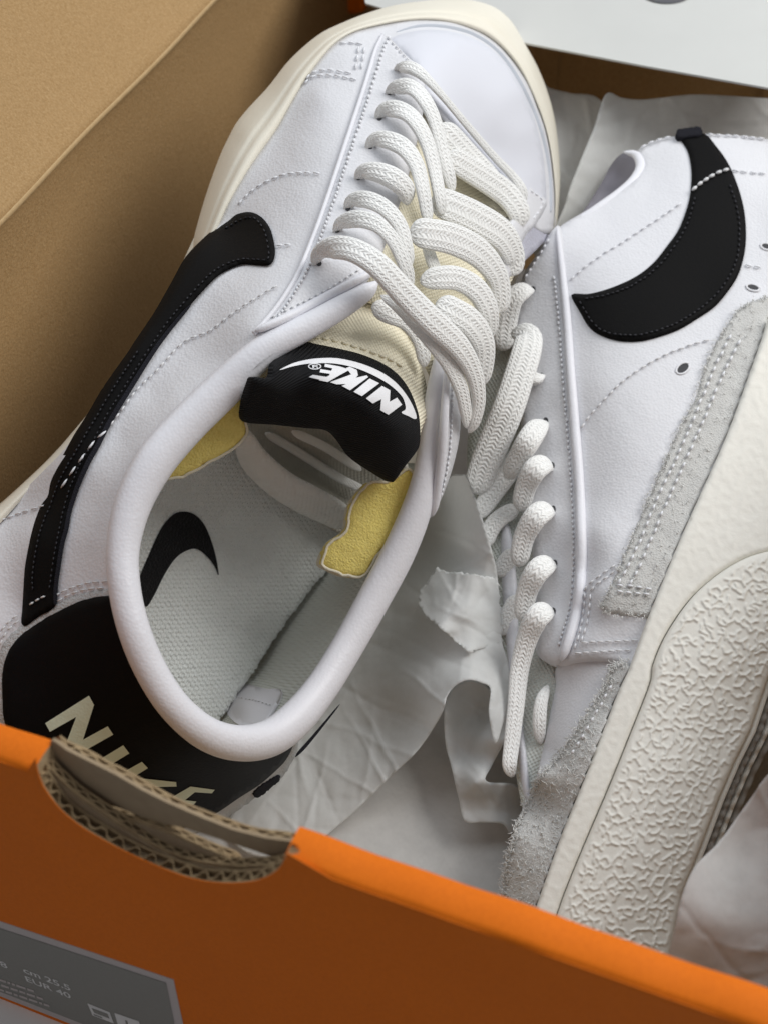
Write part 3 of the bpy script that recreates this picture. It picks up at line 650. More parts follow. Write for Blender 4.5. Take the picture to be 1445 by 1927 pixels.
ht = relief('heel_tab', tab, HL, FL, BLACK_HEEL, sl, step=9, dens=6, thick=.2, dh=.18, rnd=.06, rnd_px=7, disp=wr)
Zh = lambda pts: zm(pts, 0, 1260, 2.408)
flat('lettering', [Zh([(207, 243), (405, 118), (428, 160), (378, 318), (490, 257), (515, 295), (355, 385), (305, 325), (347, 215), (228, 282)]),
                   Zh([(425, 425), (560, 343), (588, 380), (470, 452)]),
                   Zh([(530, 482), (645, 418), (672, 447), (604, 489), (800, 510), (802, 530), (720, 532), (655, 525), (600, 515)]),
                   Zh([(770, 585), (865, 530), (975, 545), (962, 561), (885, 556), (840, 592), (892, 598), (880, 612), (820, 606)])],
     lambda u, v: HL(u, v) + .030 * vnoise(np.stack([np.ravel(u), np.ravel(v)], -1), 70, 8, 3).reshape(np.shape(u)), FL, PALE_PRINT, ht, dh=.215, step=5)
relief('stripe_tail', [(478, 1492), (490, 1480), (508, 1468), (524, 1458), (527, 1468), (512, 1482), (495, 1496), (482, 1502)], HL, FL, BLACK_EDGE, sl, step=4, dens=3, thick=.15, dh=.2, rnd=.03, rnd_px=3, jag=.8)
lace('stripe_tail', [(556, 1424, 6.6), (580, 1398, 6.4), (610, 1362, 6.2), (640, 1325, 6.0)], [8, 7, 5, 3], FL, BLACK_EDGE, sl, thick=.5)
# padded collar: front left round the heel to front right, then its free front end on the right
roll = [(712, 528, 8.7, 14), (693, 546, 8.65, 32), (648, 575, 8.5, 44), (580, 614, 8.3, 50), (512, 650, 8.1, 56), (470, 684, 7.9, 64), (420, 733, 7.6, 74), (350, 802, 7.4, 76), (290, 873, 7.35, 78), (250, 952, 7.4, 72), (232, 1035, 7.6, 64), (236, 1112, 7.9, 62), (254, 1188, 8.2, 62), (285, 1262, 8.4, 62), (328, 1328, 8.6, 62), (385, 1378, 8.7, 64), (445, 1398, 8.6, 68), (505, 1390, 8.3, 72), (555, 1355, 8.0, 72), (605, 1295, 7.6, 66), (655, 1215, 7.3, 64), (705, 1125, 7.2, 66), (750, 1040, 7.3, 66), (783, 960, 7.5, 60), (800, 890, 7.7, 48), (810, 810, 7.9, 40), (819, 740, 8.1, 38), (830, 680, 8.2, 32), (838, 650, 8.2, 26)]
lace('collar', [r[:3] for r in roll], [r[3] for r in roll], FL, LEATHER_SOFT, sl, thick=.86, pw=2.0, n=300)
# right hand eyestay end with its piping
er = [(832, 675), (848, 690), (862, 730), (866, 790), (862, 835), (850, 885), (836, 925), (822, 955), (808, 976), (806, 962), (815, 900), (822, 830), (827, 750)]
HR_ = TPS([(830, 680, 8.3), (866, 780, 8.0), (850, 885, 7.6), (810, 970, 7.5), (825, 800, 8.35), (818, 890, 8.1)])
e2 = relief('eyestay', er, HR_, FL, LEATHER, sl, step=7, dens=5, thick=.5, rnd=.06, rnd_px=5)
lace('piping', [(841, 690, 8.6), (838, 740, 8.6), (834, 810, 8.5), (828, 880, 8.2), (820, 940, 7.9), (813, 972, 7.7)], [10, 15, 18, 18, 17, 13], FL, LEATHER_SOFT, e2, thick=.9, pw=2)
stitches('stitching', [(852, 720), (850, 790), (846, 850), (838, 900), (828, 942)], HR_, FL, THREAD, e2, dh=.06, ln=7, gap=3, wd=4)
# front end of the right eyestay beyond the laces
er2 = [(995, 350), (1012, 362), (1028, 380), (1020, 402), (1005, 425), (985, 450), (960, 520), (930, 560), (940, 470), (970, 400)]
e3 = relief('eyestay', er2, HL, FL, LEATHER, sl, step=8, dens=6, thick=.3, rnd=.05, rnd_px=5, dh=.12)
relief('side_panel', [(1003, 398), (1026, 386), (1040, 384), (1044, 432), (1016, 462), (990, 488), (974, 500), (980, 460)], lambda u, v: HL(u, v) - .02, FL, TOE_PANEL, sl, step=8, dens=6, thick=.2)
stitches('stitching', [(997, 358), (1012, 369), (1022, 381), (1010, 402), (997, 420)], HL, FL, THREAD, e3, dh=.14, ln=7, gap=4, wd=3.5)
# inside of the shoe
SWI = [(275, 1142), (265, 1117), (262, 1092), (280, 1047), (300, 1002), (320, 974), (340, 963), (365, 967), (385, 987), (400, 1022), (409, 1057), (412, 1084), (405, 1067), (390, 1047), (370, 1033), (350, 1037), (330, 1052), (310, 1082), (290, 1122)]
HI = TPS([(300, 900, 1.7), (250, 1100, 1.7), (330, 1300, 1.9), (420, 1345, 2.1), (560, 1140, 1.6), (450, 1100, 1.4), (400, 950, 1.45), (500, 950, 1.5), (620, 1050, 1.6), (640, 950, 1.8), (470, 830, 1.8)])
ins = relief('sockliner', [(418, 1352), (400, 1372), (350, 1360), (290, 1290), (235, 1180), (225, 1050), (260, 900), (330, 800), (430, 750), (560, 780), (700, 880), (690, 960), (650, 1020), (612, 1076), (570, 1130), (520, 1200), (470, 1275)], HI, FL, INSOLE, sl, step=10, dens=5, thick=.25, jag=1.3, disp=lambda P, bd: .02 * vnoise(P, 30, 2, 3))
flat('side_stripe_print', [SWI], HI, FL, BLACK_PRINT, ins, dh=.035, step=7, curve=True)
HIN = TPS([(418, 1352, 1.6), (470, 1275, 1.3), (520, 1200, 1.2), (570, 1130, 1.1), (612, 1076, 1.1), (690, 960, 1.2), (430, 1385, 5), (480, 1385, 6.2), (540, 1350, 6.1), (600, 1260, 5.9), (660, 1160, 5.7), (720, 1050, 5.7), (790, 940, 6.0), (520, 1290, 3.6), (570, 1220, 3.6), (630, 1120, 3.5), (700, 1010, 3.6), (455, 1330, 3.4)])
lin = relief('lining', [(410, 1345), (400, 1380), (440, 1400), (500, 1395), (560, 1355), (620, 1275), (680, 1175), (740, 1060), (790, 960), (800, 880), (720, 880), (680, 940), (640, 1010), (600, 1068), (558, 1122), (508, 1192), (458, 1267)], HIN, FL, LINING, sl, step=11, dens=8, thick=.1)
relief('size_tab', [(428, 1338), (447, 1302), (462, 1288), (500, 1296), (532, 1300), (520, 1335), (495, 1365), (455, 1366)], HIN, FL, LABEL_WHITE, sl, step=9, dens=7, thick=.04, dh=.06)
stitches('stitching', [(448, 1312), (480, 1318), (512, 1328)], HIN, FL, GREY_THREAD, sl, dh=.12, ln=4, gap=3, wd=2)
# dark toe cavity and the lining edge below the tongue
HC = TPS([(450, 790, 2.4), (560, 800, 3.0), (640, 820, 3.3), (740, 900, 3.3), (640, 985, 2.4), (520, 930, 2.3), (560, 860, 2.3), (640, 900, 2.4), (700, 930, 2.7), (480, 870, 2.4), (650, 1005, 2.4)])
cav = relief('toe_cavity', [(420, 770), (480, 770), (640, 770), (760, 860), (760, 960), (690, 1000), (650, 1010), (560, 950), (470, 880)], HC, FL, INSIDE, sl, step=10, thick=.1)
relief('lining_edge', [(448, 812), (462, 806), (478, 818), (502, 850), (550, 891), (600, 918), (652, 950), (662, 985), (640, 996), (620, 988), (575, 968), (525, 938), (490, 908), (462, 872)], TPS([(450, 830, 3.6), (480, 880, 3.3), (530, 930, 3.1), (630, 985, 3.2), (480, 825, 4.2), (550, 893, 3.7), (650, 955, 3.8)]), FL, LINING_WHITE, sl, step=8, dens=6, thick=.4, rnd=.15, rnd_px=14)
for pts in ([(500, 815, 3.0), (560, 850, 2.7), (640, 900, 2.7), (690, 925, 3.0)], [(550, 812, 3.6), (610, 840, 3.3), (680, 885, 3.3)]):
    lace('inner_seam', pts, 17, FL, LINING_WHITE, cav, thick=.6)
# tongue with its woven label
HT = TPS([(480, 709, 9.0), (510, 712, 9.1), (573, 644, 8.0), (634, 655, 8.3), (711, 679, 8.5), (772, 737, 8.5), (789, 790, 8.6), (600, 703, 9.35), (690, 752, 9.5), (760, 800, 9.2),
          (640, 690, 8.95), (620, 672, 8.65), (465, 792, 7.7), (525, 800, 7.8), (580, 806, 7.9), (640, 825, 7.9), (700, 885, 7.7), (735, 905, 7.6), (789, 831, 8.5), (650, 775, 9.0), (560, 755, 8.7), (720, 850, 8.5),
          (684, 581, 7.6), (753, 610, 7.6), (783, 679, 7.9), (640, 610, 7.6), (560, 690, 8.7), (720, 630, 8.0), (800, 740, 7.9)])
tg = relief('tongue', [(560, 660), (600, 600), (640, 560), (684, 560), (717, 575), (753, 600), (775, 640), (788, 679), (800, 715), (806, 770), (796, 800), (780, 845), (740, 900), (700, 870), (600, 790), (520, 770), (510, 730)], lambda u, v: HT(u, v) - .12, FL, TONGUE, sl, step=8, dens=7, thick=.5, rnd=.1, rnd_px=8)
relief('tongue_edge', [(540, 668), (490, 690), (440, 725), (425, 752), (455, 752), (478, 740), (500, 730), (530, 700)], const(7.0), FL, TONGUE, tg, step=8, thick=.05)
tl = relief('tongue_label', [(573, 644), (595, 647), (634, 655), (675, 665), (711, 679), (739, 696), (758, 715), (772, 737), (783, 765), (789, 790), (790, 831), (783, 850), (760, 880), (742, 905), (733, 905), (700, 885), (665, 860), (640, 826), (620, 810), (580, 806), (525, 800), (465, 793), (461, 760), (474, 716), (480, 709), (510, 711), (517, 685), (545, 664)], HT, FL, BLACK_SATIN, tg, step=7, dens=5, thick=.3, rnd=.08, rnd_px=7, disp=lambda P, bd: .035 * vnoise(P, 45, 6, 2))
Zt = lambda pts: zm(pts, 440, 560, 3.6125)
HTw = lambda u, v: HT(u, v) + .035 * vnoise(np.stack([np.ravel(u), np.ravel(v)], -1), 45, 6, 2).reshape(np.shape(u))
flat('lettering', [Zt([(312, 493), (400, 448), (500, 422), (600, 411), (700, 412), (800, 430), (900, 460), (1000, 505), (1080, 560), (1140, 620), (1190, 690), (1225, 760), (1241, 815), (1225, 825), (1190, 808), (1138, 782), (1165, 760), (1162, 720), (1140, 670), (1080, 610), (1000, 555), (900, 505), (800, 470), (700, 450), (600, 445), (500, 450), (400, 468)])], HTw, FL, PRINT, tl, dh=.04, step=4, curve=True)
flat('lettering', [Zt(p) for p in ([(900, 685), (1008, 600), (1062, 630), (1058, 708), (1108, 680), (1142, 728), (1050, 797), (996, 765), (1003, 690), (946, 720)],
                                   [(925, 550), (990, 582), (872, 670), (815, 640)],
                                   [(735, 600), (905, 528), (915, 540), (792, 630)], [(790, 470), (838, 492), (846, 528), (830, 545), (905, 528), (860, 556), (800, 585), (700, 590), (655, 575), (800, 522), (765, 478)],
                                   [(680, 462), (722, 468), (790, 490), (720, 528), (640, 574), (580, 562), (650, 530)], [(622, 450), (722, 468), (700, 486), (618, 470)], [(592, 486), (690, 502), (668, 520), (585, 508)], [(512, 540), (540, 525), (668, 545), (640, 572)])], HTw, FL, PRINT, tl, dh=.045, step=4)
ring = [(552 + 45 * math.cos(t), 467 + 22 * math.sin(t)) for t in np.linspace(0, 2 * math.pi, 17)[:-1]]; ring2 = [(552 + 38 * math.cos(t), 467 + 16 * math.sin(t)) for t in np.linspace(0, 2 * math.pi, 17)[:-1]]
flat('lettering', [Zt([ring[i], ring[(i + 1) % 16], ring2[(i + 1) % 16], ring2[i]]) for i in range(16)] + [Zt([(535, 459), (545, 456), (548, 478), (538, 480)]), Zt([(545, 458), (572, 458), (572, 463), (546, 463)]), Zt([(546, 467), (570, 467), (570, 471), (546, 471)]), Zt([(565, 470), (572, 470), (574, 479), (567, 479)])], HTw, FL, PRINT, tl, dh=.042, step=3)
stitches('stitching', [(590, 634), (630, 640), (670, 652), (710, 666), (745, 682), (768, 700)], HT, FL, TONGUE, tg, dh=-.06, ln=13, gap=5, wd=5)
# yellow foam at the tongue edges
for pts, hv in (([(303, 897), (330, 852), (360, 812), (400, 772), (425, 752), (460, 748), (463, 792), (464, 817), (445, 840), (400, 867), (360, 890), (325, 900)], [(303, 897, 5.6), (460, 750, 7.2), (464, 817, 6.8), (400, 867, 6.2), (380, 800, 6.6), (340, 895, 5.8)]),
                ([(700, 908), (730, 907), (752, 893), (770, 882), (780, 900), (781, 940), (770, 965), (750, 1000), (722, 1030), (702, 1057), (685, 1083), (650, 1083), (620, 1070), (606, 1058), (622, 1022), (652, 998), (660, 958), (675, 930)], [(700, 910, 6.7), (770, 885, 7.4), (780, 940, 7.2), (720, 1030, 6.9), (685, 1083, 6.6), (606, 1058, 5.9), (660, 958, 6.3), (700, 990, 6.7)])):
    hf = TPS(hv)
    fo = relief('foam_edge', pts, hf, FL, FOAM, tg, step=7, dens=5, thick=.2, rnd=.05, rnd_px=5, disp=lambda P, bd: .022 * vnoise(P, 14, 12, 3), jag=1.3)
    rim_ = cr(pts, step=9, closed=True); rim_ = rim_ + rng.normal(0, .8, rim_.shape)
    lace('foam_rim', [(p[0], p[1], -.01) for p in rim_], 5.5, FL, FOAM_EDGE, fo, thick=.7, hf=hf, taper=False, pw=2)
    bk = cr(pts, step=8, closed=True)[:-1]; c = bk.mean(0)
    relief('foam_backing', [tuple(p + np.array([-5, 2]) + (p - c) * .015) for p in bk], lambda u, v, hf=hf: hf(u, v) - .2, FL, FOAM_EDGE, fo, step=9, dens=6, thick=.15)
# what lies under the laces
relief('tongue_base', [(790, 110), (830, 160), (880, 230), (950, 330), (1000, 400), (985, 470), (950, 560), (925, 640), (890, 720), (860, 780), (820, 720), (780, 640), (720, 580), (690, 560), (700, 500), (740, 420), (770, 330), (790, 230)], lambda u, v: HL(u, v) - .75, FL, TONGUE, tg, step=12, thick=.2)
# laces
LZ = lambda name, pts, w, **k: lace(name, pts, w, FL, LACE, sl, hf=HL, **k)
LZ('lace', [(700, 575, .0), (730, 588, .1), (765, 603, .15), (790, 640, 0), (800, 690, -.2)], [40, 42, 40, 34, 30], thick=.3)
# bands crossing to the right hand row
LZ('lace', [(825, 235, .05), (850, 262, .2), (880, 295, .25), (915, 330, .2), (945, 360, .0)], [46, 54, 54, 50, 40], thick=.2)
LZ('lace', [(838, 292, .2), (862, 306, .4), (912, 337, .5), (952, 366, .5), (976, 400, .35), (978, 432, -.1)], [40, 50, 52, 52, 50, 38], thick=.24)
LZ('lace', [(812, 375, .3), (850, 390, .55), (900, 414, .65), (945, 444, .65), (966, 484, .45), (958, 520, -.1)], [56, 62, 64, 62, 54, 42], thick=.22)
LZ('lace', [(770, 440, .45), (800, 440, .75), (850, 450, .85), (900, 476, .8), (933, 516, .6), (942, 560, .2), (938, 590, -.2)], [52, 58, 60, 58, 52, 46, 36], thick=.24)
LZ('lace', [(790, 530, .2), (825, 523, .5), (862, 525, .6), (898, 548, .6), (918, 585, .4), (922, 618, 0), (920, 640, -.3)], [34, 44, 46, 48, 48, 42, 34], thick=.3)
LZ('lace', [(820, 570, .3), (850, 585, .5), (885, 608, .6), (908, 645, .5), (909, 690, .2), (900, 730, -.2)], [50, 54, 56, 54, 48, 38], thick=.26)
LZ('lace', [(800, 450, .1), (812, 490, .1), (826, 520, .05)], [22, 26, 24], thick=.4)
# loops leaving the left hand row
LZ('lace', [(742, 132, .05), (757, 126, .4), (778, 130, .55), (802, 148, .55), (835, 184, .5), (880, 238, .5), (930, 296, .5), (962, 330, .5), (980, 358, .4), (984, 385, .0)], [18, 24, 27, 20, 15, 15, 16, 18, 24, 22], thick=.5)
LZ('lace', [(725, 180, .0), (742, 166, .4), (768, 163, .6), (792, 180, .7), (815, 220, .7), (830, 275, .65), (842, 325, .6), (852, 362, .35)], [16, 26, 33, 34, 30, 30, 30, 24], thick=.33)
LZ('lace', [(706, 228, .0), (722, 208, .4), (748, 206, .65), (776, 222, .8), (800, 260, .8), (815, 310, .75), (826, 365, .7), (832, 405, .4)], [16, 28, 36, 36, 33, 30, 28, 24], thick=.33)
LZ('lace', [(688, 284, .0), (705, 264, .4), (732, 264, .65), (762, 280, .8), (785, 315, .85), (797, 365, .8), (806, 420, .5)], [16, 28, 36, 38, 34, 30, 26], thick=.33)
LZ('lace', [(668, 340, .0), (684, 324, .4), (710, 324, .65), (740, 336, .75), (762, 356, .6), (768, 385, .2)], [16, 30, 38, 42, 40, 30], thick=.5)
LZ('lace', [(648, 397, .0), (664, 378, .4), (692, 376, .7), (725, 392, .85), (752, 424, .85), (764, 465, .7), (770, 505, .4)], [16, 28, 34, 34, 32, 30, 26], thick=.33)
LZ('lace', [(628, 440, .0), (644, 420, .45), (675, 412, .8), (712, 424, 1.0), (742, 456, 1.0), (762, 500, .8), (775, 540, .4)], [16, 28, 34, 32, 30, 30, 26], thick=.33)
LZ('lace', [(716, 556, .4), (745, 572, .8), (780, 606, 1.0), (815, 645, 1.1), (845, 685, 1.0), (866, 730, .9), (876, 775, .7), (880, 805, .4)], [14, 26, 32, 34, 34, 32, 28, 24], thick=.33)
LZ('lace', [(592, 502, .0), (602, 478, .5), (630, 466, .9), (668, 472, 1.2), (712, 500, 1.4), (760, 552, 1.5), (812, 604, 1.5), (862, 652, 1.4), (890, 700, 1.2), (900, 750, 1.0), (893, 792, .7), (882, 815, .4)], [20, 34, 44, 48, 50, 52, 52, 48, 40, 32, 26, 20], thick=.36)

# ================================================================== right shoe, lying on its side
sr = thing('low_sneaker', 'white low sneaker lying on its side with textured rubber toe and suede edge facing up', 'sneaker', tuple(FR.at(1200., 1000., -4.)), 'pair of white sneakers in the box')
Z7 = lambda p: zm(p, 1020, 200, 3.4)
HR = TPS([(1445, 600, -.35), (1432, 642, -.3), (1372, 807, -.25), (1312, 942, -.25), (1222, 1155, -.25), (1187, 1250, -.25), (1090, 1490, -.3), (1010, 1705, -.4), (1560, 380, -.4), (1560, 600, -.3),
          (1340, 711, -.45), (1270, 817, -.45), (1192, 1002, -.5), (1130, 1135, -.6), (1400, 575, -.5), (1445, 520, -.6),
          (1260, 700, -.6), (1180, 850, -.75), (1120, 1000, -.95), (1110, 1100, -.95), (1100, 1200, -1.0), (1180, 1235, -.55), (1060, 1240, -1.6),
          (1048, 430, -2.0), (1055, 500, -1.95), (1070, 640, -1.85), (1080, 800, -1.75), (1090, 950, -1.65), (1093, 1080, -1.6), (1085, 1150, -1.6),
          (1010, 540, -2.4), (1000, 700, -2.55), (1000, 900, -2.6), (1008, 1050, -2.6), (1012, 1180, -2.5), (1130, 720, -1.15), (1140, 560, -1.25),
          (1123, 394, -2.1), (1185, 350, -2.0), (1208, 315, -2.2), (1238, 263, -2.2), (1300, 252, -1.9), (1445, 262, -1.7), (1560, 290, -1.7), (1150, 450, -1.6), (1220, 420, -1.4), (1280, 350, -1.4), (1380, 320, -1.25), (1350, 450, -.95), (1240, 560, -.9), (1430, 420, -.95), (1180, 620, -1.0), (1330, 560, -.8),
          (1054, 1265, -1.9), (1039, 1325, -2.2), (1031, 1362, -2.3), (1021, 1412, -2.3), (1001, 1491, -2.2), (1137, 1289, -.75), (1082, 1374, -.8), (1012, 1464, -1.1), (967, 1564, -1.5), (942, 1674, -1.9), (1100, 1280, -1.2), (1050, 1400, -1.3)], .01)
# upper: quarter with collar edge; lower edge stops above the toe
qo = [(1050, 430), (1075, 412), (1123, 384), (1160, 360), (1185, 345), (1200, 328), (1208, 312), (1203, 292), (1202, 280), (1238, 263), (1273, 256), (1323, 252), (1400, 256), (1445, 262), (1580, 285), (1580, 620), (1460, 640), (1400, 760), (1330, 920), (1270, 1050), (1230, 1150), (1197, 1252), (1160, 1243), (1120, 1240), (1085, 1243), (1060, 1248), (1035, 1240), (1014, 1215), (1010, 1130), (1004, 1024), (990, 905), (980, 760), (968, 640), (985, 530), (1015, 478)]
wr2 = lambda P, bd: .03 * vnoise(P, 90, 18, 3)
uo = relief('upper', qo, HR, FR, LEATHER, sr, step=11, dens=9, thick=.5, rnd=.06, rnd_px=7, disp=wr2)
# toe leather under the quarter
to = [(1052, 1245), (1110, 1240), (1165, 1240), (1150, 1300), (1100, 1390), (1050, 1460), (1010, 1530), (985, 1560), (985, 1515), (1001, 1491), (1012, 1455), (1024, 1400), (1031, 1362), (1040, 1320), (1048, 1285)]
relief('toe_leather', to, lambda u, v: HR(u, v) - .30, FR, LEATHER, sr, step=10, dens=7, thick=.4)
# collar padding roll and opening, its soft shade painted dark into the lining
lace('collar', [(1048, 446, -2.3), (1075, 424, -2.25), (1123, 392, -2.2), (1165, 362, -2.2), (1192, 338, -2.25), (1205, 314, -2.35), (1196, 292, -2.5), (1172, 286, -2.6)], [8, 14, 16, 16, 18, 20, 16, 10], FR, LEATHER_SOFT, uo, thick=.9, pw=2)
relief('lining', [(1080, 425), (1105, 385), (1130, 345), (1148, 312), (1168, 290), (1200, 284), (1212, 310), (1195, 345), (1135, 395)], TPS([(1080, 425, -2.8), (1120, 350, -3.9), (1150, 305, -4.2), (1200, 288, -3.1), (1160, 335, -4.3), (1195, 345, -2.7)]), FR, INNER_SHADE, sr, step=9, thick=.1)
# eyestay, piping
eo = [(1043, 428), (1056, 436), (1062, 520), (1071, 640), (1080, 780), (1090, 900), (1094, 1000), (1094, 1080), (1086, 1150), (1068, 1215), (1054, 1245), (1030, 1240), (1010, 1215), (1012, 1130), (1004, 1024), (990, 905), (980, 760), (966, 640), (980, 530), (1010, 478)]
es = relief('eyestay', eo, HR, FR, LEATHER, sr, step=9, dens=7, thick=.35, rnd=.06, rnd_px=6, dh=.12, disp=wr2)
pl = [(1048, 430), (1058, 520), (1066, 600), (1073, 700), (1081, 800), (1089, 900), (1093, 1000), (1093, 1080), (1085, 1150), (1066, 1215), (1055, 1244)]
lace('piping', pf(pl, .16), [8, 14, 16, 17, 18, 18, 19, 20, 20, 18, 15], FR, LEATHER_SOFT, es, thick=.85, hf=HR, pw=2)
stitches('stitching', off(pl, -16, 0)[1:-1], HR, FR, THREAD, es, dh=.15, ln=7, gap=3, wd=5, jit=1)
stitches('stitching', [(1032, 450), (1010, 486), (985, 525)], HR, FR, THREAD, es, dh=.14, ln=8, gap=5, wd=4)
for e in [(1006, 545), (1022, 708), (1030, 792), (1042, 876), (1044, 958), (1047, 1060), (1044, 1150)]:
    a = np.linspace(0, 2 * math.pi, 10)[:-1]
    flat('eyelet', [[(e[0] - 4 + 5 * math.cos(t), e[1] + 7 * math.sin(t)) for t in a]], HR, FR, HOLE, es, dh=.135, step=6)
# side stripe
s2 = [(1279, 256), (1293, 282), (1299, 306), (1301, 332), (1298, 365), (1291, 394), (1276, 432), (1255, 462), (1232, 491), (1208, 512), (1185, 526), (1158, 538), (1132, 547), (1105, 553), (1076, 553), (1079, 565), (1091, 585), (1105, 609), (1120, 624), (1144, 635), (1173, 641), (1208, 640), (1244, 631), (1279, 618), (1314, 597), (1344, 576), (1367, 550), (1388, 518), (1399, 482), (1403, 447), (1401, 406), (1394, 371), (1382, 335), (1367, 303), (1346, 274), (1326, 252), (1300, 250)]
st2 = relief('side_stripe', s2, HR, FR, BLACK, sr, step=8, dens=6, thick=.3, rnd=.08, rnd_px=8, dh=.16)
relief('stripe_tip', [(1273, 244), (1290, 241), (1316, 239), (1320, 253), (1298, 257), (1276, 259)], HR, FR, BLACK_EDGE, st2, step=5, dens=4, thick=.3, dh=.24, jag=.5)
stitches('stitching', [(1090, 567), (1102, 588), (1114, 606), (1130, 620), (1150, 627), (1175, 630), (1205, 629), (1240, 620), (1275, 606), (1308, 586), (1336, 564), (1358, 540), (1377, 510), (1387, 480), (1391, 447), (1389, 410), (1382, 376), (1371, 345)], HR, FR, DARK_THREAD, st2, dh=.19, ln=6, gap=4, wd=3.5)
stitches('stitching', [(1100, 562), (1135, 556), (1165, 547), (1190, 536), (1216, 519), (1241, 497), (1264, 468), (1285, 436), (1300, 398), (1308, 365)], HR, FR, DARK_THREAD, st2, dh=.19, ln=6, gap=4, wd=3.5)
stitches('stitching', [(1301, 358), (1322, 341), (1345, 327), (1372, 317)], HR, FR, GREY_THREAD, st2, dh=.22, ln=11, gap=3, wd=7)
for pts, t in (([(1072, 528), (1090, 510), (1130, 480), (1160, 462), (1200, 436), (1240, 410), (1286, 378)], THREAD), ([(1378, 320), (1410, 324), (1445, 326)], THREAD), ([(1402, 498), (1425, 502), (1445, 500)], THREAD),
               ([(1092, 806), (1110, 780), (1140, 748), (1170, 718), (1210, 690), (1250, 668), (1300, 648), (1345, 636)], GREY_THREAD),
               ([(1204, 278), (1225, 267), (1250, 259), (1272, 255)], THREAD), ([(1330, 253), (1380, 255), (1440, 261)], THREAD),
               ([(1098, 1112), (1108, 1098), (1135, 1078), (1165, 1056)], GREY_THREAD), ([(1110, 1112), (1120, 1100), (1142, 1085), (1160, 1070)], GREY_THREAD),
               ([(1099, 1115), (1097, 1150), (1090, 1190), (1076, 1228)], THREAD), ([(1110, 1118), (1107, 1150), (1100, 1185), (1092, 1208)], THREAD),
               ([(1092, 1209), (1130, 1207), (1170, 1206), (1200, 1205)], GREY_THREAD), ([(1080, 1229), (1120, 1227), (1160, 1224), (1190, 1224)], GREY_THREAD)):
    stitches('stitching', pts, HR, FR, t, uo, dh=.075, ln=12, gap=4, wd=3.8)
for (x, y, rx_, ry_, an) in ((1284, 693, 14, 9, -.6), (1416, 541, 13, 6, .25), (1442, 464, 12, 6, .25)):
    t = np.linspace(0, 2 * math.pi, 14)[:-1]; X = rx_ * np.cos(t); Y = ry_ * np.sin(t)
    flat('vent_hole', [[(x + X[i] * math.cos(an) - Y[i] * math.sin(an), y + X[i] * math.sin(an) + Y[i] * math.cos(an)) for i in range(13)]], HR, FR, HOLE, uo, dh=.02, step=6)
    q = [(x + X[i] * math.cos(an) - Y[i] * math.sin(an), y + X[i] * math.sin(an) + Y[i] * math.cos(an), .02) for i in list(range(13)) + [0]]
    lace('vent_rim', q, 4, FR, LEATHER, uo, thick=.7, hf=HR, taper=False)
# suede along the sole
su1 = [(1560, 490), (1480, 540), (1445, 557), (1402, 573), (1373, 603), (1349, 641), (1326, 688), (1308, 747), (1272, 817), (1232, 907), (1192, 1002), (1147, 1107), (1130, 1137), (1131, 1145), (1147, 1154), (1226, 1160), (1250, 1150), (1292, 1040), (1332, 945), (1392, 810), (1455, 650), (1560, 600)]
su2 = [(1153, 1250), (1187, 1247), (1206, 1252), (1180, 1312), (1150, 1390), (1110, 1490), (1070, 1592), (1030, 1712), (985, 1800), (930, 1790), (942, 1690), (947, 1655), (953, 1620), (967, 1564), (987, 1519), (1012, 1464), (1042, 1429), (1082, 1374), (1137, 1289)]
BLP = np.array([(1445, 598), (1432, 642), (1372, 807), (1312, 942), (1272, 1032), (1222, 1155), (1187, 1250), (1160, 1310), (1090, 1490), (1050, 1590), (1010, 1705), (985, 1790), (1400, 1790), (1700, 598)], float)
fz = lambda P, bd: -.45 * inside(P, BLP) + .028 * vnoise(P, 9, 31, 3, .6) + .03 * vnoise(P, 30, 32, 2)
S1 = relief('suede_overlay', su1, HR, FR, SUEDE, sr, step=5.5, dens=4, thick=.3, dh=.10, rnd=.08, rnd_px=8, disp=fz, jag=1.0)
S2 = relief('suede_toe', su2, lambda u, v: HR(u, v), FR, SUEDE, sr, step=5.0, dens=4, thick=.4, dh=.14, rnd=.16, rnd_px=12, disp=lambda P, bd: 1.5 * fz(P, bd), jag=1.6)
def fuzz(name, poly, hf, dh, count, ln, parent, near_edge=.5):
    b = np.array(poly, float); lo, hi = b.min(0), b.max(0); V, F = [], []; m = 0
    bs = cr(poly, step=3, closed=True)
    while m < count:
        p = lo + (hi - lo) * rng.random(2)
        if rng.random() < near_edge: p = bs[rng.integers(len(bs))] + rng.normal(0, 3, 2)
        elif not inside(p[None], b)[0]: continue
        if edge_dist(p[None], BLP)[0] < 8 or inside(p[None], BLP)[0]: continue
        a = rng.random() * 2 * math.pi; L = ln * (.4 + rng.random()); bend = rng.normal(0, .8)
        pts = [p]
        for k in range(3): pts.append(pts[-1] + np.array([math.cos(a + bend * k * .5), math.sin(a + bend * k * .5)]) * L / 3)
        pts = np.array(pts); hh = hf(pts[:, 0], pts[:, 1]) + dh + np.array([0, .05, .09, .06]) * (.3 + 1.2 * rng.random())
        C = FR.at(pts[:, 0], pts[:, 1], hh); w = .010
        v, f, _ = sweep(C, np.broadcast_to(FR.n, C.shape), np.array([1, .9, .7, .3]) * w, np.array([1, .9, .7, .3]) * w, sides=3, cap=False)
        F += [[x + len(V) for x in ff] for ff in f]; V += v.tolist(); m += 1
    link(name, V, F, FUZZ, parent, kind='stuff')
fuzz('suede_fibres', su1, HR, .10, 800, 6, S1, .45)
fuzz('suede_fibres', su2, HR, .15, 1300, 8, S2, .45)
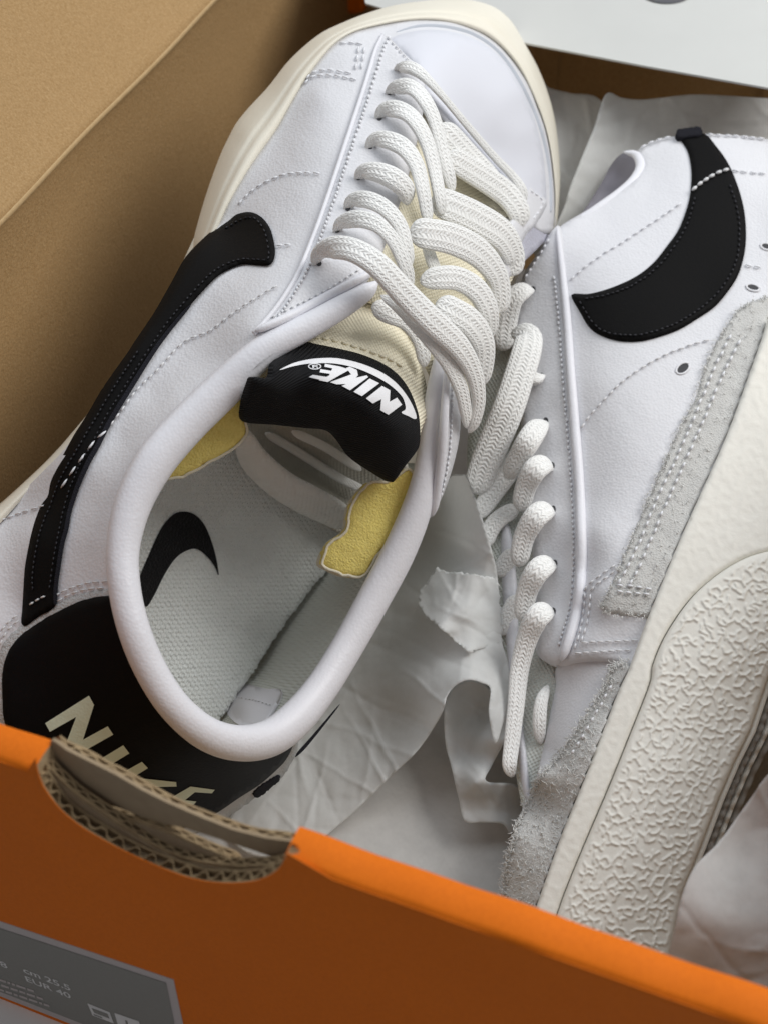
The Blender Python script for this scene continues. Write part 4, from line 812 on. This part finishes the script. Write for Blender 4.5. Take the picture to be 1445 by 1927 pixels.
for pts in ([(1375, 630), (1345, 690), (1318, 755), (1280, 845), (1240, 930), (1198, 1030), (1160, 1105)], [(1392, 640), (1362, 700), (1332, 770), (1294, 858), (1254, 945), (1212, 1045), (1180, 1108)],
            [(1160, 1112), (1190, 1116), (1225, 1120)], [(1160, 1100), (1195, 1104), (1230, 1108)]):
    stitches('stitching', pts, HR, FR, THREAD, S1, dh=.17, ln=11, gap=6, wd=5, jit=1.2)
stitches('stitching', [(1150, 1290), (1110, 1360), (1070, 1425)], HR, FR, THREAD, S2, dh=.3, ln=9, gap=8, wd=5, jit=1.5)
# rubber: squiggle relief from band-passed noise
Np = 512
fx = np.fft.fftfreq(Np)[:, None]; fy = np.fft.fftfreq(Np)[None]; rr = np.sqrt(fx ** 2 + (fy * 1.0) ** 2)
def band(w, bw, seed):
    g = np.random.default_rng(seed).normal(size=(Np, Np)); s = np.fft.ifft2(np.fft.fft2(g) * np.exp(-((rr - 1 / w) / bw) ** 2)).real; return s / s.std()
B1, B2, B3, B4 = band(21, .007, 4), band(13, .02, 5), band(24, .010, 6), band(12, .02, 8)
LN = np.zeros((Np, Np)); gy, gx = np.meshgrid(np.arange(Np), np.arange(Np))
def stroke(ax_, ay_, bx_, by_, w):
    x0, x1 = int(max(0, min(ax_, bx_) - 4)), int(min(Np, max(ax_, bx_) + 5)); y0, y1 = int(max(0, min(ay_, by_) - 4)), int(min(Np, max(ay_, by_) + 5))
    if x1 <= x0 or y1 <= y0: return
    X = gx[x0:x1, y0:y1] - ax_; Y = gy[x0:x1, y0:y1] - ay_; dx, dy = bx_ - ax_, by_ - ay_; t = np.clip((X * dx + Y * dy) / (dx * dx + dy * dy + 1e-9), 0, 1)
    LN[x0:x1, y0:y1] = np.maximum(LN[x0:x1, y0:y1], np.exp(-((X - t * dx) ** 2 + (Y - t * dy) ** 2) / w ** 2))
rg = np.random.default_rng(12); sp_ = 11.5
for iy in range(int(Np / (sp_ * .87)) + 1):
    for ix in range(int(Np / sp_) + 1):
        c_ = np.array([(ix + .5 * (iy % 2)) * sp_, iy * sp_ * .87]) + rg.normal(0, 1.3, 2); a0 = rg.random() * 6.28
        for k in range(3 if rg.random() < .75 else 2):
            a_ = a0 + k * 2.09 + rg.normal(0, .25); L_ = 2.6 + 1.5 * rg.random(); m_ = c_ + L_ * np.array([math.cos(a_), math.sin(a_)]); a2_ = a_ + rg.choice([-.9, .9]) * rg.random()
            e_ = m_ + (1.2 + 2.4 * rg.random()) * np.array([math.cos(a2_), math.sin(a2_)]); stroke(*c_, *m_, 1.15); stroke(*m_, *e_, 1.05)
def pat(u, v, px=2.0):
    x = np.asarray(u) / px; y = np.asarray(v) / px; i = np.floor(x).astype(int); j = np.floor(y).astype(int); a = x - i; c = y - j
    g = lambda di, dj: LN[(i + di) % Np, (j + dj) % Np]
    return g(0, 0) * (1 - a) * (1 - c) + g(1, 0) * a * (1 - c) + g(0, 1) * (1 - a) * c + g(1, 1) * a * c
bl0 = [(1445, 598), (1432, 642), (1372, 807), (1312, 942), (1272, 1032), (1222, 1155), (1187, 1250), (1160, 1310), (1090, 1490), (1050, 1590), (1010, 1705), (985, 1790)]
bl = [tuple(p) for p in cr(bl0, step=12)]
gr0 = [(1560, 1010), (1445, 1037), (1397, 1052), (1347, 1082), (1297, 1127), (1252, 1192), (1227, 1250), (1222, 1284), (1187, 1374), (1147, 1474), (1102, 1579), (1067, 1664), (1047, 1719), (1025, 1790)]
gr = [tuple(p) for p in cr(gr0, step=12)]
HB = TPS([(1560, 700, .1), (1445, 600, .12), (1372, 807, .12), (1272, 1032, .12), (1187, 1250, .12), (1090, 1490, .12), (1010, 1705, .05), (1445, 1037, .35), (1347, 1082, .25), (1252, 1192, .16), (1187, 1374, .16), (1102, 1579, .14), (1047, 1719, .1), (1445, 800, .25), (1560, 900, .4)])
wave = lambda P, bd: .018 * pat(P[:, 0] * .9 - 700, P[:, 1] * .8 - 400) * np.clip(bd / 12, 0, 1) + .010 * vnoise(P, 26, 7, 3)
strip = bl + [(1000, 1830)] + gr[::-1] + [(1560, 560)]
mid = relief('midsole', [tuple(p) for p in strip], HB, FR, RUBBER, sr, step=5, dens=5, thick=.5, rnd=.10, rnd_px=9, disp=wave, curve=False)
right = [(1432, 1314), (1412, 1374), (1382, 1434), (1352, 1504), (1322, 1584), (1302, 1634), (1282, 1684), (1272, 1734), (1262, 1789), (1250, 1850)]
HBB = TPS([(1445, 1037, .55), (1347, 1082, .42), (1252, 1192, .32), (1187, 1374, .32), (1102, 1579, .30), (1047, 1719, .24), (1560, 1020, .6), (1560, 1250, .3), (1432, 1314, .12), (1352, 1504, .1), (1282, 1684, .06), (1262, 1789, 0), (1330, 1250, .50), (1250, 1450, .48), (1180, 1620, .45), (1150, 1750, .38), (1440, 1150, .55)])
bump = [(p[0] + 2, p[1]) for p in gr] + [(1010, 1830)] + [(1250, 1850)] + right[::-1][1:] + [(1450, 1262), (1560, 1080)]
tb = relief('toe_bumper', bump, HBB, FR, RUBBER, mid, step=2.4, dens=4, thick=.5, rnd=.16, rnd_px=13, curve=False,
            disp=lambda P, bd: .058 * pat(P[:, 0] - 900, P[:, 1] - 950) * np.clip((bd - 6) / 10, 0, 1) + .014 * vnoise(P, 40, 17, 3))
# outsole edge with its ribs seen end on
for k, (d0, d1, h0) in enumerate(((0, 9, -.1), (11, 20, -.35), (22, 30, -.6), (32, 42, -.9))):
    a = [(p[0] + d0, p[1] + d0 * .4) for p in [(1470, 1210)] + right]; c = [(p[0] + d1, p[1] + d1 * .4) for p in [(1470, 1210)] + right]
    relief('outsole_rib', a + c[::-1], const(h0), FR, GREY_RUBBER if k % 2 else RUBBER, sr, step=9, dens=7, thick=.8, rnd=.05, rnd_px=4, curve=False, disp=lambda P, bd, k=k: .06 * np.sin(P[:, 1] / (2.2 + k)) * (1 if k > 0 else 0))
relief('outsole', [(1480, 1190)] + [(p[0] + 6, p[1]) for p in right] + [(1300, 1860), (1400, 1640), (1500, 1450), (1600, 1300), (1600, 1100)], TPS([(1440, 1310, -.6), (1350, 1510, -.6), (1262, 1789, -.7), (1500, 1400, -3.6), (1400, 1650, -3.4)]), FR, GREY_RUBBER, sr, step=14, thick=.4)
# medial side and tongue of the lying shoe, under the laces
HT2 = TPS([(1000, 500, -3.0), (950, 640, -3.5), (900, 800, -4.0), (900, 1000, -4.1), (950, 1200, -3.6), (980, 1400, -3.2), (1010, 900, -3.2), (1010, 1200, -3.1), (1000, 1480, -2.9), (860, 900, -4.6)])
tn2 = relief('tongue', [(1005, 500), (975, 540), (940, 620), (905, 720), (880, 830), (890, 960), (930, 1100), (950, 1250), (965, 1400), (990, 1530), (1030, 1500), (1050, 1300), (1040, 1200), (1030, 1000), (1020, 800), (1020, 620)], HT2, FR, LINING, sr, step=12, thick=.3)
relief('inner_eyestay', [(945, 985), (960, 1000), (972, 1100), (975, 1200), (980, 1330), (992, 1440), (996, 1500), (985, 1490), (973, 1400), (962, 1300), (952, 1200), (944, 1080)], lambda u, v: HT2(u, v) + .25, FR, LEATHER_SOFT, sr, step=7, dens=6, thick=.3, rnd=.1, rnd_px=6)
LR = lambda name, pts, w, **k: lace(name, pts, w, FR, LACE, sr, **k)
for a in ([(1000, 830, -2.5), (962, 878, -3.0), (925, 930, -3.4), (895, 975, -3.6)], [(975, 955, -3.0), (940, 975, -3.3), (920, 1000, -3.5), (912, 1030, -3.6)], [(970, 1035, -3.0), (950, 1060, -3.3), (936, 1085, -3.5)], [(975, 1120, -3.0), (955, 1160, -3.3), (942, 1195, -3.5)]):
    LR('lace', a, [42, 44, 40, 34] if a[0][0] > 990 else 34, thick=.28)
LR('lace', [(1004, 546, -2.2), (985, 546, -1.9), (962, 566, -2.0), (950, 610, -2.5), (945, 660, -3.0)], [24, 36, 42, 44, 40], thick=.4)
LR('lace', [(1024, 706, -2.15), (1008, 712, -1.95), (985, 704, -2.1), (960, 690, -2.6)], [16, 28, 32, 28], thick=.6)
LR('lace', [(962, 625, -1.9), (992, 630, -1.6), (990, 660, -1.45), (975, 710, -1.5), (955, 770, -1.8), (930, 830, -2.4), (905, 890, -3.0), (895, 930, -3.4)], [40, 50, 56, 58, 60, 60, 54, 44], thick=.3)
heads = [(1029, 794, [(1010, 806), (992, 832), (972, 866), (952, 900)]), (1041, 880, [(1022, 874), (1004, 886), (988, 918), (978, 962)]), (1043, 962, [(1026, 960), (1006, 974), (985, 1012), (974, 1066)]),
         (1046, 1064, [(1028, 1062), (1008, 1078), (990, 1116), (982, 1170)]), (1042, 1152, [(1026, 1150), (1008, 1164), (990, 1205), (977, 1260), (970, 1330), (962, 1400), (958, 1440), (964, 1462)])]
for (x, y, pts) in heads:
    n_ = len(pts)
    hs = [-2.2, -1.75, -1.6, -2.1, -2.7, -2.9, -3.0, -3.1][: n_ + 1] if n_ == 4 else [-2.2, -1.75, -1.6, -2.1, -2.5, -2.6, -2.7, -2.7, -2.9]
    LR('lace', [(x, y, hs[0])] + [(p[0], p[1], hs[i + 1]) for i, p in enumerate(pts)], [26, 42, 46, 40, 36, 32, 30, 28, 26][: n_ + 1], thick=.42)
LR('lace', [(1030, 1290, -2.6), (1018, 1320, -2.4), (1014, 1360, -2.5), (1016, 1400, -2.8)], [16, 24, 26, 18], thick=.6)

# ================================================================== tissue between and beside the shoes
TF = lambda z: Frame((-.1, -.45, .88), tuple(point(880, 1200, z)), ex=(1, 0, 0))
T0 = TF(5.2)
SHC = [(868, 893, 7.0), (936, 1090, 5.8), (880, 1000, 6.4), (845, 1000, 5.6), (800, 1000, 4.6), (830, 1090, 5.4), (957, 1255, 4.8), (860, 1180, 5.5), (920, 1080, 6.0), (774, 1290, 4.5), (700, 1150, 3.8), (640, 1300, 3.3), (560, 1450, 2.95), (480, 1560, 2.85), (640, 1550, 2.95), (690, 1505, 3.25), (740, 1455, 3.7), (778, 1420, 4.1), (832, 1340, 5.0), (880, 1282, 5.5), (922, 1297, 5.2), (940, 1380, 4.7), (700, 1380, 3.35), (760, 1350, 3.9), (850, 1250, 5.2), (900, 1230, 5.3), (790, 1200, 4.7)]
SHT = TPS(SHC)
paper('tissue_sheet', [(868, 893), (880, 900), (893, 935), (908, 980), (926, 1040), (936, 1090), (943, 1200), (957, 1255), (958, 1310), (946, 1360), (931, 1398), (919, 1342), (922, 1296), (905, 1284), (882, 1279), (860, 1287), (842, 1308), (832, 1340), (805, 1385), (778, 1420), (740, 1455), (690, 1505), (640, 1550), (570, 1600), (480, 1610), (430, 1560), (480, 1460), (600, 1300), (690, 1130), (770, 1000), (835, 905)],
      SHC, 'long crumpled tissue sheet with an arched fold running down between the two shoes', 43, 70, .15, FLOORF, step=4.5, dens=5, flat_=1, nc=60)
fl_out = [(822, 1068), (840, 1075), (880, 1078), (936, 1089), (942, 1150), (944, 1205), (930, 1216), (905, 1219), (880, 1226), (862, 1212), (846, 1196), (838, 1190), (818, 1171), (800, 1160), (789, 1140), (787, 1120), (793, 1106), (806, 1096), (808, 1086)]
paper('tissue_fold', fl_out, [(u, v, float(SHT(u, v)) + (.55 if u < 840 else .3 if u < 900 else .1) - (.1 if v > 1190 else 0)) for u, v in fl_out + [(850, 1120), (880, 1150), (910, 1130), (850, 1170)]], 'torn tissue flap half way down between the shoes', 42, 60, .14, FLOORF, step=4, dens=3, jag=1.5, flat_=1, curve=False)
paper('tissue_fold', [(835, 1345), (842, 1310), (860, 1288), (882, 1280), (905, 1284), (922, 1296), (945, 1300), (958, 1340), (950, 1390), (925, 1440), (915, 1470), (975, 1480), (985, 1540), (962, 1570), (945, 1550), (905, 1547), (874, 1545), (862, 1500), (848, 1440), (838, 1400)],
      [(835, 1345, 4.2), (848, 1440, 3.7), (874, 1545, 3.3), (945, 1550, 3.2), (900, 1350, 3.5), (880, 1290, 4.0), (880, 1420, 3.6), (918, 1390, 4.5), (897, 1470, 4.2), (950, 1340, 4.5), (930, 1430, 4.1), (980, 1520, 3.0), (900, 1505, 3.5), (860, 1480, 3.6)], 'folded tissue tail hanging under the arch beside the suede toe', 44, 70, .18, FLOORF, step=5, flat_=1)
BR = Frame((0.0, -.45, .89), tuple(point(1370, 1650, 8.6)), ex=(1, 0, 0))
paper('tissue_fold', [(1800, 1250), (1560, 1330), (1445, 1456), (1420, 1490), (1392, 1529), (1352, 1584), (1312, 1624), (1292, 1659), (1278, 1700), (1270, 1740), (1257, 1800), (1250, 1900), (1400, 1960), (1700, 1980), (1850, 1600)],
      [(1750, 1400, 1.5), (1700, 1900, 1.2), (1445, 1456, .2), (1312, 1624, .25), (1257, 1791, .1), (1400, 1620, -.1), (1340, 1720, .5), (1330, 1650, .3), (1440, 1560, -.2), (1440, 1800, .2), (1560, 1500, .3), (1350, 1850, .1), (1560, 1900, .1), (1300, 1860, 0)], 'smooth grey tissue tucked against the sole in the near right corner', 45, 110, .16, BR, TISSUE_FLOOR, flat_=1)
